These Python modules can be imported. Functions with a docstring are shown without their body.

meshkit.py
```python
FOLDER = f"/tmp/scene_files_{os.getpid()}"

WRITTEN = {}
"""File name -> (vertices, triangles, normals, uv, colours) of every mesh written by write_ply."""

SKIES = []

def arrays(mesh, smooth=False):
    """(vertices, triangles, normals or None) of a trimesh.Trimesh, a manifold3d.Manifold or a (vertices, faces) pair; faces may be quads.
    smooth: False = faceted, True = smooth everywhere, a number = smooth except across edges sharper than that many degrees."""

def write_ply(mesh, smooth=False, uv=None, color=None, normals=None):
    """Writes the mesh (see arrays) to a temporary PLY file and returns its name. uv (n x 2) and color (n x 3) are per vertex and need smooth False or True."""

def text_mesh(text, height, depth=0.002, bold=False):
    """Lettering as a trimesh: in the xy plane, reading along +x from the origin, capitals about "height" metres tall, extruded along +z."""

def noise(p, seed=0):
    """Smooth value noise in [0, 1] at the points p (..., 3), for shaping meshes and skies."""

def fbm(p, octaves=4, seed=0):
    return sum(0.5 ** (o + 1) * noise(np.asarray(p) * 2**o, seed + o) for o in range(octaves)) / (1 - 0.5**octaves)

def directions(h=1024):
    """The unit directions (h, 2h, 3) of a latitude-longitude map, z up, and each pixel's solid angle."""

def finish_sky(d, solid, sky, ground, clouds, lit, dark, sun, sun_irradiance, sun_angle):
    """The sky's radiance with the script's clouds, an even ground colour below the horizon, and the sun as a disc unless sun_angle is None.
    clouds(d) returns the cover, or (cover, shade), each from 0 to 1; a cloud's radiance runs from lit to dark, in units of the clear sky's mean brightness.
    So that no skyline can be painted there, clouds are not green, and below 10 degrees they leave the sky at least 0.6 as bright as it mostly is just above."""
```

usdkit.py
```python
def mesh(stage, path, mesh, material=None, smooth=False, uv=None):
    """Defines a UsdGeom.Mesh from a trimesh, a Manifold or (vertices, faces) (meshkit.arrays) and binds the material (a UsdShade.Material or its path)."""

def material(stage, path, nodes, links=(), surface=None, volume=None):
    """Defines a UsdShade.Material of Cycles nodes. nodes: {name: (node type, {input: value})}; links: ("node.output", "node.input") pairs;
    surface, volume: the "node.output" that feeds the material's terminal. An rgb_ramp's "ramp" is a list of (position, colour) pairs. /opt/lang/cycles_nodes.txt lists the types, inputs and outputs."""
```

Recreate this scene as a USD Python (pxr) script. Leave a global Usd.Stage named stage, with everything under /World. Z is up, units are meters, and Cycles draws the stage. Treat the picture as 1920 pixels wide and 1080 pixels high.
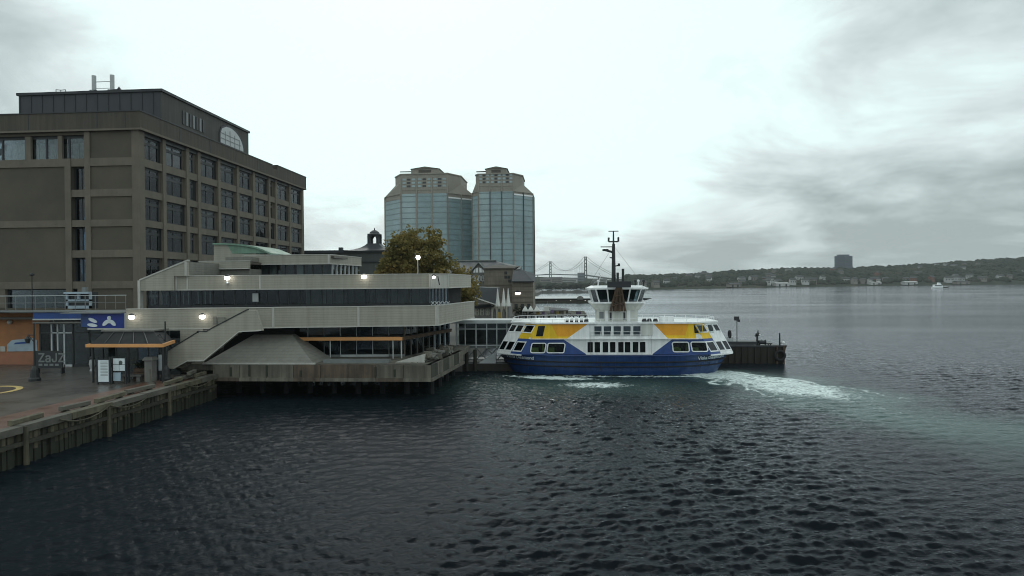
import math, random
import numpy as np
import trimesh
import usdkit
import meshkit
from pxr import Usd, UsdGeom, UsdLux, UsdShade, Gf, Sdf, Vt
from shapely.geometry import Polygon, box as sbox
from shapely.ops import unary_union

stage = Usd.Stage.CreateInMemory()
UsdGeom.Xform.Define(stage, '/World')
UsdGeom.Scope.Define(stage, '/World/Looks')
rng = np.random.default_rng(7)
random.seed(7)

# ------------------------------------------------------------------ camera, sky, sun, exposure
EYE = (0.0, 0.0, 9.5)
cam = UsdGeom.Camera.Define(stage, '/World/camera')
cam.CreateHorizontalApertureAttr(36.0)
cam.CreateVerticalApertureAttr(20.25)
cam.CreateFocalLengthAttr(22.5)
cam.CreateClippingRangeAttr(Gf.Vec2f(0.1, 20000))
cam.CreateExposureAttr(0.0)
_a, _b = np.array([90, 10.5, -1200.0]), np.array([1090, 18.5, -1200.0])
_y = _a / np.linalg.norm(_a)
_z = np.cross(_b, _a)
_z = _z * np.sign(_z[1]) / np.linalg.norm(_z)
_r = np.stack([np.cross(_y, _z), _y, _z])          # camera axes -> world
_m = np.eye(4)
_m[:3, :3] = _r.T
_m[3, :3] = EYE
cam.AddTransformOp().Set(Gf.Matrix4d(*_m.ravel().tolist()))

SUN_AZ, SUN_EL = math.radians(-14), math.radians(38)     # brightest part of the overcast, ahead and a little left
SKY = 0.10
HAZE = 0.00007
sky_nodes = {
    'sky': ('sky_texture', {'sky_type': 'single_scattering', 'sun_disc': False, 'sun_elevation': SUN_EL, 'sun_rotation': SUN_AZ, 'aerosol_density': 3.0}),
    'tc': ('texture_coordinate', {}),
    'sep': ('separate_xyz', {}),
    'zc': ('math', {'math_type': 'maximum', 'value2': 0.0}),
    'za': ('math', {'math_type': 'add', 'value2': 0.22}),
    'px': ('math', {'math_type': 'divide'}),
    'py': ('math', {'math_type': 'divide'}),
    'pv': ('combine_xyz', {'z': 1.3}),
    'n1': ('noise_texture', {'scale': 1.5, 'detail': 10.0, 'roughness': 0.58, 'distortion': 0.35}),
    'n2': ('noise_texture', {'scale': 0.42, 'detail': 3.0, 'roughness': 0.5}),
    'dot': ('vector_math', {'math_type': 'dot_product', 'vector2': tuple(np.array([math.sin(math.radians(-9)) * math.cos(math.radians(24)), math.cos(math.radians(-9)) * math.cos(math.radians(24)), math.sin(math.radians(24))]))}),
    'glow': ('map_range', {'range_type': 'smoothstep', 'from_min': 0.83, 'from_max': 0.975, 'to_min': 0.0, 'to_max': 0.74, 'clamp': True}),
    'nr': ('map_range', {'from_min': 0.36, 'from_max': 0.65, 'to_min': -0.06, 'to_max': 0.62, 'clamp': True}),
    'nr2': ('map_range', {'from_min': 0.35, 'from_max': 0.65, 'to_min': 0.0, 'to_max': 0.34, 'clamp': True}),
    'bank': ('map_range', {'range_type': 'smoothstep', 'from_min': 0.06, 'from_max': 0.27, 'to_min': -0.42, 'to_max': 0.0, 'clamp': True}),
    's3': ('math', {'math_type': 'add', 'use_clamp': True}),
    's1': ('math', {'math_type': 'add'}),
    's2': ('math', {'math_type': 'add'}),
    'cl': ('rgb_ramp', {'ramp': [(0.0, (3.75, 4.45, 4.5)), (0.30, (5.2, 6.1, 6.15)), (0.62, (7.2, 8.2, 8.25)), (0.92, (8.9, 11.0, 10.8)), (1.0, (9.0, 11.6, 11.4))]}),
    'mx': ('mix', {'mix_type': 'mix', 'fac': 0.96}),
    'bg': ('background_shader', {'strength': SKY}),
}
sky_links = [('tc.generated', 'sep.vector'), ('sep.z', 'zc.value1'), ('zc.value', 'za.value1'), ('sep.x', 'px.value1'), ('za.value', 'px.value2'),
             ('sep.y', 'py.value1'), ('za.value', 'py.value2'), ('px.value', 'pv.x'), ('py.value', 'pv.y'), ('pv.vector', 'n1.vector'), ('pv.vector', 'n2.vector'),
             ('tc.generated', 'dot.vector1'), ('dot.value', 'glow.value'), ('n1.fac', 'nr.value'), ('n2.fac', 'nr2.value'),
             ('glow.result', 's1.value1'), ('nr.result', 's1.value2'), ('s1.value', 's2.value1'), ('nr2.result', 's2.value2'),
             ('sep.z', 'bank.value'), ('s2.value', 's3.value1'), ('bank.result', 's3.value2'), ('s3.value', 'cl.fac'), ('sky.color', 'mx.color1'), ('cl.color', 'mx.color2'), ('mx.color', 'bg.color')]
usdkit.material(stage, '/World/Looks/overcast_sky', sky_nodes, sky_links, surface='bg.background')
dome = UsdLux.DomeLight.Define(stage, '/World/sky')
UsdShade.MaterialBindingAPI.Apply(dome.GetPrim()).Bind(UsdShade.Material.Get(stage, '/World/Looks/overcast_sky'))
dome.GetPrim().SetCustomDataByKey('kind', 'structure')
sun = UsdLux.DistantLight.Define(stage, '/World/sun')
sun.CreateNormalizeAttr(True)
sun.CreateIntensityAttr(0.14)
sun.CreateAngleAttr(24.0)
sun.CreateColorAttr(Gf.Vec3f(1.0, 0.97, 0.92))
sun.AddRotateXYZOp().Set(Gf.Vec3f(90 - math.degrees(SUN_EL), 0, -math.degrees(SUN_AZ) + 180))

# ------------------------------------------------------------------ helpers
_used = {}


def numbered(parent, name):
    k = (str(parent), name)
    n = _used.get(k, 0)
    _used[k] = n + 1
    return name if n == 0 else '%s_%03d' % (name, n)


MAT = {}


def raw(name, nodes, links, surface):
    MAT[name] = usdkit.material(stage, '/World/Looks/' + name, nodes, links, surface=surface)
    return MAT[name]


def mat(name, c, rough=0.7, var=0.25, scale=0.6, streak=0.0, bump=0.0, bscale=8.0, metal=0.0, spec=0.5, bands=None, coat=0.0):
    """Procedural surface: base colour c with two scales of mottling, optional vertical rain streaks, fine relief and horizontal boarding."""
    c = np.array(c, float)
    n = {'geo': ('geometry', {}), 'n1': ('noise_texture', {'scale': scale, 'detail': 6.0, 'roughness': 0.6}),
         'r1': ('rgb_ramp', {'ramp': [(0.28, tuple(c * (1 - var))), (0.5, tuple(c)), (0.74, tuple(np.minimum(c * (1 + var), 0.95)))]}),
         'rr': ('map_range', {'from_min': 0.3, 'from_max': 0.7, 'to_min': max(rough - 0.12, 0.02), 'to_max': min(rough + 0.12, 1.0), 'clamp': True}),
         'p': ('principled_bsdf', {'metallic': metal, 'specular_ior_level': spec, 'coat_weight': coat})}
    l = [('geo.position', 'n1.vector'), ('n1.fac', 'r1.fac'), ('n1.fac', 'rr.value'), ('rr.result', 'p.roughness')]
    col = 'r1.color'
    if streak:
        n['mp'] = ('mapping', {'scale': (2.2, 2.2, 0.14)})
        n['n2'] = ('noise_texture', {'scale': 1.0, 'detail': 5.0, 'roughness': 0.65})
        n['r2'] = ('rgb_ramp', {'ramp': [(0.34, (1 - streak,) * 3), (0.62, (1.0, 1.0, 1.0))]})
        n['m2'] = ('mix', {'mix_type': 'multiply', 'fac': 1.0})
        l += [('geo.position', 'mp.vector'), ('mp.vector', 'n2.vector'), ('n2.fac', 'r2.fac'), (col, 'm2.color1'), ('r2.color', 'm2.color2')]
        col = 'm2.color'
    hgt = None
    if bands:
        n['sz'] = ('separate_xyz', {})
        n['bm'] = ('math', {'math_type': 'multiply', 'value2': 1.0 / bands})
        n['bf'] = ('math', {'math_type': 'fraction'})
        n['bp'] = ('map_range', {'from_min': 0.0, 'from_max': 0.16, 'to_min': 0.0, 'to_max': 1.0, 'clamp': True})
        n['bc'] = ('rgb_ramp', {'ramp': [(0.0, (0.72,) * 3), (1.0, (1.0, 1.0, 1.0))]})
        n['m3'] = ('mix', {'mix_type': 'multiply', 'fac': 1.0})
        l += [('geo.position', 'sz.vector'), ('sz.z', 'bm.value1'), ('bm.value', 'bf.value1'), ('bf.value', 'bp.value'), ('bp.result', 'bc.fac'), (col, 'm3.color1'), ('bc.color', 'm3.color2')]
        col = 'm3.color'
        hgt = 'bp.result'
    if bump or hgt:
        n['bn'] = ('noise_texture', {'scale': bscale, 'detail': 5.0, 'roughness': 0.6})
        n['bu'] = ('bump', {'strength': max(bump, 0.25), 'distance': 0.04})
        l += [('geo.position', 'bn.vector'), ('bu.normal', 'p.normal')]
        if hgt:
            n['ha'] = ('math', {'math_type': 'multiply_add', 'value2': 0.4})
            l += [('bn.fac', 'ha.value1'), (hgt, 'ha.value3'), ('ha.value', 'bu.height')]
        else:
            l.append(('bn.fac', 'bu.height'))
    l.append((col, 'p.base_color'))
    return raw(name, n, l, 'p.BSDF')


def pane_mat(name, tint, refl=1.0, clear=0.55, rough=0.03):
    """Window pane: clear in part, glossy by fresnel."""
    return raw(name, {'geo': ('geometry', {}), 'ns': ('noise_texture', {'scale': 0.35, 'detail': 2.0}), 'bu': ('bump', {'strength': 0.12, 'distance': 0.05}),
                      't': ('transparent_bsdf', {'color': tuple(np.array(tint) * clear)}), 'g': ('glossy_bsdf', {'color': (0.9, 0.95, 1.0), 'roughness': rough}),
                      'f': ('fresnel', {'IOR': 1.45 + 0.35 * refl}), 'm': ('mix_closure', {})},
               [('geo.position', 'ns.vector'), ('ns.fac', 'bu.height'), ('bu.normal', 'g.normal'), ('f.fac', 'm.fac'), ('t.BSDF', 'm.closure1'), ('g.BSDF', 'm.closure2')], 'm.closure')


def lamp_mat(name, c, s):
    return raw(name, {'e': ('emission', {'color': c, 'strength': s})}, [], 'e.emission')


def bx(x0, x1, y0, y1, z0, z1):
    m = trimesh.creation.box((abs(x1 - x0), abs(y1 - y0), abs(z1 - z0)))
    m.apply_translation(((x0 + x1) / 2, (y0 + y1) / 2, (z0 + z1) / 2))
    return m


def tube(p, q, r0, r1=None, n=8):
    """A tapered round bar from p to q."""
    p, q = np.asarray(p, float), np.asarray(q, float)
    r1 = r0 if r1 is None else r1
    d = q - p
    L = np.linalg.norm(d)
    d /= L
    u = np.cross(d, [0, 0, 1.0]) if abs(d[2]) < 0.9 else np.cross(d, [1.0, 0, 0])
    u /= np.linalg.norm(u)
    w = np.cross(d, u)
    a = np.arange(n) * 2 * np.pi / n
    ring = np.cos(a)[:, None] * u + np.sin(a)[:, None] * w
    v = np.vstack([p + ring * r0, q + ring * r1, [p], [q]])
    f = []
    for i in range(n):
        j = (i + 1) % n
        f += [[i, j, n + j], [i, n + j, n + i], [j, i, 2 * n], [n + i, n + j, 2 * n + 1]]
    return trimesh.Trimesh(v, f, process=False)


def path(pts, r, n=6):
    return [tube(a, b, r, n=n) for a, b in zip(pts[:-1], pts[1:])]


def lathe(prof, n=16, at=(0, 0, 0)):
    m = trimesh.creation.revolve(np.array(prof, float), sections=n)
    m.apply_translation(at)
    return m


def ball(c, r, sub=2, s=(1, 1, 1)):
    m = trimesh.creation.icosphere(sub, r)
    m.apply_scale(s)
    m.apply_translation(c)
    return m


def extrude(poly, h):
    poly = poly if hasattr(poly, 'area') else Polygon(poly)
    gs = [g for g in getattr(poly, 'geoms', [poly]) if g.geom_type == 'Polygon' and g.area > 1e-5]
    return trimesh.util.concatenate([trimesh.creation.extrude_polygon(g, h, engine='earcut') for g in gs])


def prism(poly, z0, z1):
    """A plan polygon (list of xy, or shapely) raised from z0 to z1."""
    m = extrude(poly, z1 - z0)
    m.apply_translation((0, 0, z0))
    return m


def wallxz(poly, y0, y1):
    """An elevation polygon (list of xz, or shapely) made y1-y0 thick."""
    m = extrude(poly, y1 - y0)
    v = m.vertices.copy()
    m.vertices = np.stack([v[:, 0], y1 - v[:, 2], v[:, 1]], 1)
    return m


def wallyz(poly, x0, x1):
    m = extrude(poly, x1 - x0)
    v = m.vertices.copy()
    m.vertices = np.stack([x0 + v[:, 2], v[:, 0], v[:, 1]], 1)
    return m


def hull(pts):
    return trimesh.convex.convex_hull(np.asarray(pts, float))


def loft(a, b, cap=True):
    """Skin between two rings of the same number of points."""
    a, b = np.asarray(a, float), np.asarray(b, float)
    n = len(a)
    v = np.vstack([a, b, [a.mean(0)], [b.mean(0)]])
    f = []
    for i in range(n):
        j = (i + 1) % n
        f += [[i, j, n + j], [i, n + j, n + i]]
        if cap:
            f += [[j, i, 2 * n], [n + i, n + j, 2 * n + 1]]
    m = trimesh.Trimesh(v, f, process=False)
    m.fix_normals()
    return m


def along(p, q, off0, off1, z0, z1):
    """A straight wall piece whose face runs in plan from p to q; off0, off1 are distances behind that face (to the left of p->q)."""
    p, q = np.asarray(p, float), np.asarray(q, float)
    d = (q - p) / np.linalg.norm(q - p)
    nrm = np.array([-d[1], d[0]])
    return prism([p + nrm * off0, q + nrm * off0, q + nrm * off1, p + nrm * off1], z0, z1)


def lerp(p, q, t):
    return np.asarray(p, float) * (1 - t) + np.asarray(q, float) * t


def put(pathname, mesh, m, smooth=False):
    if isinstance(mesh, (list, tuple)) and hasattr(mesh[0], 'vertices'):
        mesh = trimesh.util.concatenate(list(mesh))
    return usdkit.mesh(stage, pathname, mesh, MAT[m], smooth=smooth)


def tag(prim, label=None, cat=None, group=None, kind=None):
    for k, v in (('label', label), ('category', cat), ('group', group), ('kind', kind)):
        if v:
            prim.SetCustomDataByKey(k, v)
    return prim


class Thing:
    """A top-level Xform; parts are given in world axes relative to its base, or with world=True in world coordinates."""

    def __init__(s, name, label, cat, loc=(0, 0, 0), rz=0.0, group=None, scale=None):
        s.path = '/World/' + numbered('/World', name)
        s.x = UsdGeom.Xform.Define(stage, s.path)
        s.loc = np.array(loc, float)
        s.x.AddTranslateOp().Set(Gf.Vec3d(*map(float, loc)))
        if rz:
            s.x.AddRotateZOp().Set(float(math.degrees(rz)))
        if scale:
            s.x.AddScaleOp().Set(Gf.Vec3f(*scale))
        s.name = name
        tag(s.x.GetPrim(), label, cat, group)

    def part(s, name, mesh, m, parent=None, world=False, smooth=False, label=None, kind=None):
        up = parent if parent else s.path
        p = up + '/' + numbered(up, name)
        if isinstance(mesh, (list, tuple)) and hasattr(mesh[0], 'vertices'):
            mesh = trimesh.util.concatenate(list(mesh))
        if world:
            mesh = mesh.copy()
            mesh.apply_translation(-s.loc)
        put(p, mesh, m, smooth)
        tag(stage.GetPrimAtPath(p), label, None, None, kind)
        return p

    def copy(s, label, loc, rz=0.0, group=None, scale=None):
        p = '/World/' + numbered('/World', s.name)
        x = UsdGeom.Xform.Define(stage, p)
        x.GetPrim().GetReferences().AddInternalReference(s.path)
        x.ClearXformOpOrder()
        x.AddTranslateOp().Set(Gf.Vec3d(*map(float, loc)))
        ops = [o for o in x.GetOrderedXformOps()]
        if rz or s.x.GetPrim().HasAttribute('xformOp:rotateZ'):
            x.AddRotateZOp().Set(float(math.degrees(rz)))
        if scale or s.x.GetPrim().HasAttribute('xformOp:scale'):
            x.AddScaleOp().Set(Gf.Vec3f(*(scale or (1, 1, 1))))
        x.GetPrim().SetInstanceable(True)
        tag(x.GetPrim(), label, stage.GetPrimAtPath(s.path).GetCustomDataByKey('category'), group or stage.GetPrimAtPath(s.path).GetCustomDataByKey('group'))
        return p


def single(name, mesh, m, label, cat, group=None, smooth=False):
    """A thing that is one mesh."""
    p = '/World/' + numbered('/World', name)
    put(p, mesh, m, smooth)
    return tag(stage.GetPrimAtPath(p), label, cat, group)


def struct(name, mesh, m, kind='structure', smooth=False):
    p = '/World/' + numbered('/World', name)
    put(p, mesh, m, smooth)
    tag(stage.GetPrimAtPath(p), None, None, None, kind)
    return p


# ------------------------------------------------------------------ materials
mat('brown_concrete', (0.084, 0.072, 0.054), 0.85, 0.30, 0.22, 0.0, 0.15, 5.0)
mat('brown_frame', (0.142, 0.122, 0.094), 0.85, 0.25, 0.4, 0.12, 0.15, 5.0)
mat('fascia_brown', (0.078, 0.067, 0.052), 0.85, 0.25, 0.3, 0.3, 0.15, 5.0)
mat('penthouse_metal', (0.040, 0.043, 0.05), 0.6, 0.15, 0.4, 0.15)
mat('penthouse_side', (0.058, 0.056, 0.049), 0.7, 0.25, 0.35, 0.35)
mat('dark_trim', (0.018, 0.02, 0.023), 0.5, 0.3, 1.0)
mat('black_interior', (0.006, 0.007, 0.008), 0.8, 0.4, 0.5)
mat('blind', (0.20, 0.20, 0.19), 0.8, 0.3, 1.5)
mat('curtain_pale', (0.125, 0.125, 0.105), 0.8, 0.4, 3.0)
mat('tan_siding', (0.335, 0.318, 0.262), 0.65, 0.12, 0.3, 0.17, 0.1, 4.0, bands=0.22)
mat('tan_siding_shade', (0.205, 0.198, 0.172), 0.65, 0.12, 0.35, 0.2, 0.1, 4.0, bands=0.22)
mat('tan_trim', (0.46, 0.45, 0.41), 0.6, 0.1, 0.7, 0.15)
mat('copper_green', (0.16, 0.27, 0.20), 0.6, 0.2, 0.8, 0.2)
mat('grey_metal', (0.16, 0.17, 0.17), 0.45, 0.2, 1.0)
mat('pale_metal', (0.42, 0.44, 0.44), 0.45, 0.15, 1.0)
mat('black_iron', (0.012, 0.013, 0.014), 0.45, 0.3, 2.0)
mat('orange_trim', (0.62, 0.29, 0.10), 0.5, 0.12, 1.0)
mat('orange_mural', (0.36, 0.155, 0.062), 0.7, 0.3, 0.55)
mat('pink_mural', (0.30, 0.13, 0.075), 0.7, 0.25, 0.8)
mat('blue_sign', (0.014, 0.055, 0.21), 0.5, 0.3, 0.8)
mat('blue_sign_deep', (0.012, 0.030, 0.20), 0.5, 0.3, 0.8)
mat('white_paint', (0.80, 0.82, 0.82), 0.5, 0.06, 1.2)
mat('board_white', (0.62, 0.68, 0.70), 0.5, 0.08, 3.0)
mat('bluish_metal', (0.34, 0.42, 0.48), 0.45, 0.2, 1.2)
mat('asphalt_wet', (0.062, 0.054, 0.045), 0.32, 0.5, 0.35, 0.0, 0.12, 14.0)
mat('paver_red', (0.12, 0.062, 0.042), 0.4, 0.35, 0.9, 0.0, 0.15, 8.0)
mat('yellow_paint', (0.55, 0.40, 0.14), 0.6, 0.25, 1.5)
mat('old_timber', (0.088, 0.080, 0.050), 0.85, 0.5, 1.3, 0.5, 0.3, 9.0)
mat('old_timber_dark', (0.045, 0.043, 0.03), 0.85, 0.5, 1.3, 0.5, 0.3, 9.0)
mat('old_timber_pale', (0.125, 0.114, 0.074), 0.85, 0.4, 1.3, 0.45, 0.3, 9.0)
mat('weed_timber', (0.022, 0.024, 0.014), 0.7, 0.5, 1.5, 0.4, 0.3, 9.0)
mat('cap_timber', (0.10, 0.094, 0.076), 0.8, 0.45, 1.0, 0.0, 0.3, 9.0)
mat('pier_concrete', (0.14, 0.128, 0.10), 0.85, 0.4, 0.5, 0.5, 0.25, 4.0)
mat('pier_rusty', (0.11, 0.082, 0.058), 0.85, 0.5, 0.6, 0.55, 0.25, 4.0)
mat('stone_grey', (0.17, 0.165, 0.15), 0.85, 0.35, 1.0, 0.2, 0.3, 3.0)
mat('land', (0.10, 0.095, 0.085), 0.9, 0.3, 0.05)
mat('tower_stone', (0.27, 0.245, 0.205), 0.75, 0.15, 0.08, 0.12)
mat('tower_glass', (0.20, 0.28, 0.295), 0.09, 0.25, 0.06, 0.0, 0.0, spec=1.0)
mat('tower_glass_pale', (0.26, 0.335, 0.345), 0.09, 0.25, 0.06, spec=1.0)
mat('tower_floorband', (0.16, 0.215, 0.225), 0.4, 0.2, 0.1)
mat('brick_old', (0.15, 0.115, 0.085), 0.85, 0.3, 0.25, 0.2, 0.2, 3.0)
mat('stone_old', (0.19, 0.165, 0.13), 0.85, 0.25, 0.25, 0.25, 0.2, 3.0, bands=1.1)
mat('roof_slate', (0.035, 0.04, 0.045), 0.6, 0.3, 0.4)
mat('roof_green', (0.06, 0.075, 0.068), 0.6, 0.25, 0.3)
mat('wall_greygreen', (0.085, 0.095, 0.088), 0.85, 0.25, 0.2, 0.2)
mat('cream', (0.42, 0.40, 0.33), 0.7, 0.15, 0.6)
mat('canvas_white', (0.62, 0.62, 0.58), 0.8, 0.12, 0.6)
mat('bark', (0.05, 0.042, 0.033), 0.9, 0.4, 3.0, 0.3, 0.4, 12.0)
mat('ferry_blue', (0.012, 0.038, 0.120), 0.35, 0.22, 0.7, 0.3, coat=0.3)
mat('ferry_blue_light', (0.026, 0.066, 0.225), 0.35, 0.15, 0.6, 0.2, coat=0.3)
mat('ferry_white', (0.88, 0.89, 0.88), 0.35, 0.06, 0.8, 0.22, coat=0.3)
mat('ferry_cream', (0.60, 0.61, 0.56), 0.45, 0.1, 0.8, 0.2)
mat('ferry_yellow', (0.86, 0.55, 0.02), 0.4, 0.12, 0.5, 0.18)
mat('ferry_orange', (0.82, 0.36, 0.02), 0.4, 0.14, 0.5, 0.1)
mat('rust', (0.105, 0.066, 0.042), 0.85, 0.55, 1.6, 0.5, 0.3, 9.0)
mat('rubber', (0.012, 0.012, 0.012), 0.8, 0.3, 3.0)
mat('hull_dark', (0.030, 0.026, 0.020), 0.75, 0.4, 0.8, 0.4)
mat('deck_grey', (0.10, 0.10, 0.10), 0.6, 0.25, 0.8)
mat('seat_green', (0.18, 0.25, 0.05), 0.7, 0.5, 1.2)
mat('bridge_steel', (0.035, 0.045, 0.043), 0.7, 0.1, 0.05)
mat('apartment_blue', (0.085, 0.105, 0.135), 0.7, 0.15, 0.05)
mat('apartment_band', (0.14, 0.16, 0.185), 0.7, 0.15, 0.05)
mat('house_white', (0.42, 0.42, 0.41), 0.8, 0.1, 0.1)
mat('house_tan', (0.22, 0.205, 0.185), 0.8, 0.15, 0.1)
mat('house_red', (0.20, 0.10, 0.08), 0.8, 0.15, 0.1)
mat('far_roof', (0.07, 0.07, 0.072), 0.8, 0.2, 0.1)
mat('far_shore_stone', (0.09, 0.09, 0.085), 0.9, 0.3, 0.05)
mat('crate_yellow', (0.40, 0.28, 0.06), 0.7, 0.3, 0.8)
mat('crate_purple', (0.12, 0.08, 0.16), 0.7, 0.3, 0.8)
mat('skin', (0.45, 0.30, 0.22), 0.6, 0.05, 3.0)
mat('cloth_dark', (0.02, 0.021, 0.024), 0.9, 0.3, 3.0)
pane_mat('pane_dark', (0.85, 0.9, 0.9), 0.0, 0.95)
pane_mat('pane_blue', (0.6, 0.8, 0.95), 0.5, 0.8)
pane_mat('pane_ferry', (0.85, 0.9, 0.88), 0.0, 0.95)
pane_mat('pane_sky', (0.75, 0.85, 0.9), 1.0, 0.8)
lamp_mat('lamp_glow', (1.0, 0.95, 0.86), 7.0)
lamp_mat('lamp_small', (1.0, 0.96, 0.9), 3.0)


def foliage(name, dark, mid, light, scale):
    raw(name, {'geo': ('geometry', {}), 'n': ('noise_texture', {'scale': scale, 'detail': 4.0, 'roughness': 0.7}),
               'w': ('math', {'math_type': 'multiply_add', 'value2': 0.35}), 'r': ('rgb_ramp', {'ramp': [(0.32, dark), (0.58, mid), (0.85, light)]}),
               'd': ('diffuse_bsdf', {}), 't': ('translucent_bsdf', {}), 'm': ('mix_closure', {'fac': 0.3})},
        [('geo.position', 'n.vector'), ('geo.random_per_island', 'w.value1'), ('n.fac', 'w.value3'), ('w.value', 'r.fac'), ('r.color', 'd.color'), ('r.color', 't.color'),
         ('d.BSDF', 'm.closure1'), ('t.BSDF', 'm.closure2')], 'm.closure')


foliage('autumn_leaves', (0.095, 0.092, 0.036), (0.26, 0.21, 0.075), (0.50, 0.29, 0.085), 0.5)
foliage('far_woods', (0.055, 0.07, 0.06), (0.095, 0.10, 0.082), (0.15, 0.125, 0.09), 0.02)
foliage('dark_shrub', (0.014, 0.02, 0.014), (0.03, 0.036, 0.024), (0.05, 0.05, 0.035), 0.6)

# ------------------------------------------------------------------ setting: water
def wave_height(x, y):
    r = np.random.default_rng(3)
    h = np.zeros_like(x)
    for k in range(64):
        lam = 0.28 * 1.029 ** k * (0.85 + 0.3 * r.random())
        th = math.radians(-80) + r.normal(0, 0.50)
        a = 0.0054 * lam ** 0.70 * (0.5 + r.random())
        ph = (x * math.cos(th) + y * math.sin(th)) * 2 * math.pi / lam + r.random() * 6.283
        s = np.sin(ph + 0.35 * np.sin(ph * 0.37 + k))
        h += a * (s + 0.28 * np.cos(2 * ph))
    big = meshkit.noise(np.stack([x * 0.045, y * 0.03, 0 * x], -1), 5)
    patch = meshkit.noise(np.stack([x * 0.11 + 9, y * 0.06, 0 * x], -1), 6)
    return h * (0.22 + 0.75 * big + 0.75 * patch)


WAKE = np.array([(12.2, 68.5), (16.0, 66.5), (19.5, 61.5), (22.0, 54.5), (24.0, 47.0), (26.5, 40.0), (29.0, 33.0)])
WAKE_W = np.array([1.8, 4.2, 5.2, 5.2, 5.4, 5.2, 4.5])


def wake_at(x, y):
    """Distance across the propeller wake in half-widths, and how far down the wake (0..1)."""
    best = np.full(x.shape, 9.0)
    t = np.zeros(x.shape)
    n = len(WAKE) - 1
    for i in range(n):
        a, b = WAKE[i], WAKE[i + 1]
        d = b - a
        u = np.clip(((x - a[0]) * d[0] + (y - a[1]) * d[1]) / (d @ d), 0, 1)
        w = WAKE_W[i] * (1 - u) + WAKE_W[i + 1] * u
        q = np.hypot(x - a[0] - u * d[0], y - a[1] - u * d[1]) / w
        m = q < best
        best[m] = q[m]
        t[m] = ((i + u) / n)[m]
    return best, t


th = np.concatenate([np.linspace(-180, -46, 34)[:-1], np.linspace(-46, 42, 900)[:-1], np.linspace(42, 180, 34)])
rr = np.concatenate([np.linspace(0.5, 18, 12)[:-1], np.geomspace(18, 200, 760)[:-1], np.geomspace(200, 9000, 60)])
TH, RR = np.meshgrid(np.radians(th), rr, indexing='ij')
WX, WY = RR * np.sin(TH), RR * np.cos(TH)
fade = np.clip(1.0 - (RR - 50) / 105, 0, 1) * np.clip((RR - 6) / 10, 0, 1) * ((TH > -0.81) & (TH < 0.74))
lee = np.clip((WX + 30) / 22, 0.6, 1.0)
WZ = wave_height(WX, WY) * fade * lee
wq, wt = wake_at(WX, WY)
churn_n = meshkit.fbm(np.stack([WX * 0.9, WY * 0.9, 0 * WX], -1), 4, 11)
WZ += np.clip(1 - wq, 0, 1) * np.exp(-wt * 4.0) * (churn_n - 0.4) * 0.75 * fade
ragged = meshkit.fbm(np.stack([WX * 0.28, WY * 0.28, 0 * WX], -1), 4, 23) - 0.5
wq = wq + ragged * 1.3 * np.clip(wt * 3, 0, 1)
foam = np.clip(1.25 - wq, 0, 1) * np.clip(np.exp(-np.maximum(wt - 0.42, 0) * 4.5), 0, 1) * (0.86 + 0.75 * ragged)
foam = np.maximum(foam, np.clip(1.0 - np.abs(wq - 0.75) * 3.5, 0, 1) * np.exp(-np.maximum(wt - 0.35, 0) * 2.0) * 0.74)
bow = np.exp(-(((WX + 0.5) / 5.8) ** 2 + ((WY - 63.6 + 0.12 * (WX + 0.5)) / 1.5) ** 2) * 1.3)
bow2 = np.exp(-(((WX - 3.2) / 5.0) ** 2 + ((WY - 59.4) / 2.6) ** 2) * 1.1) * 0.60
hullside = np.exp(-((WY - 64.9) / 0.55) ** 2) * ((WX > -6) & (WX < 16.5)) * 0.60
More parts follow.
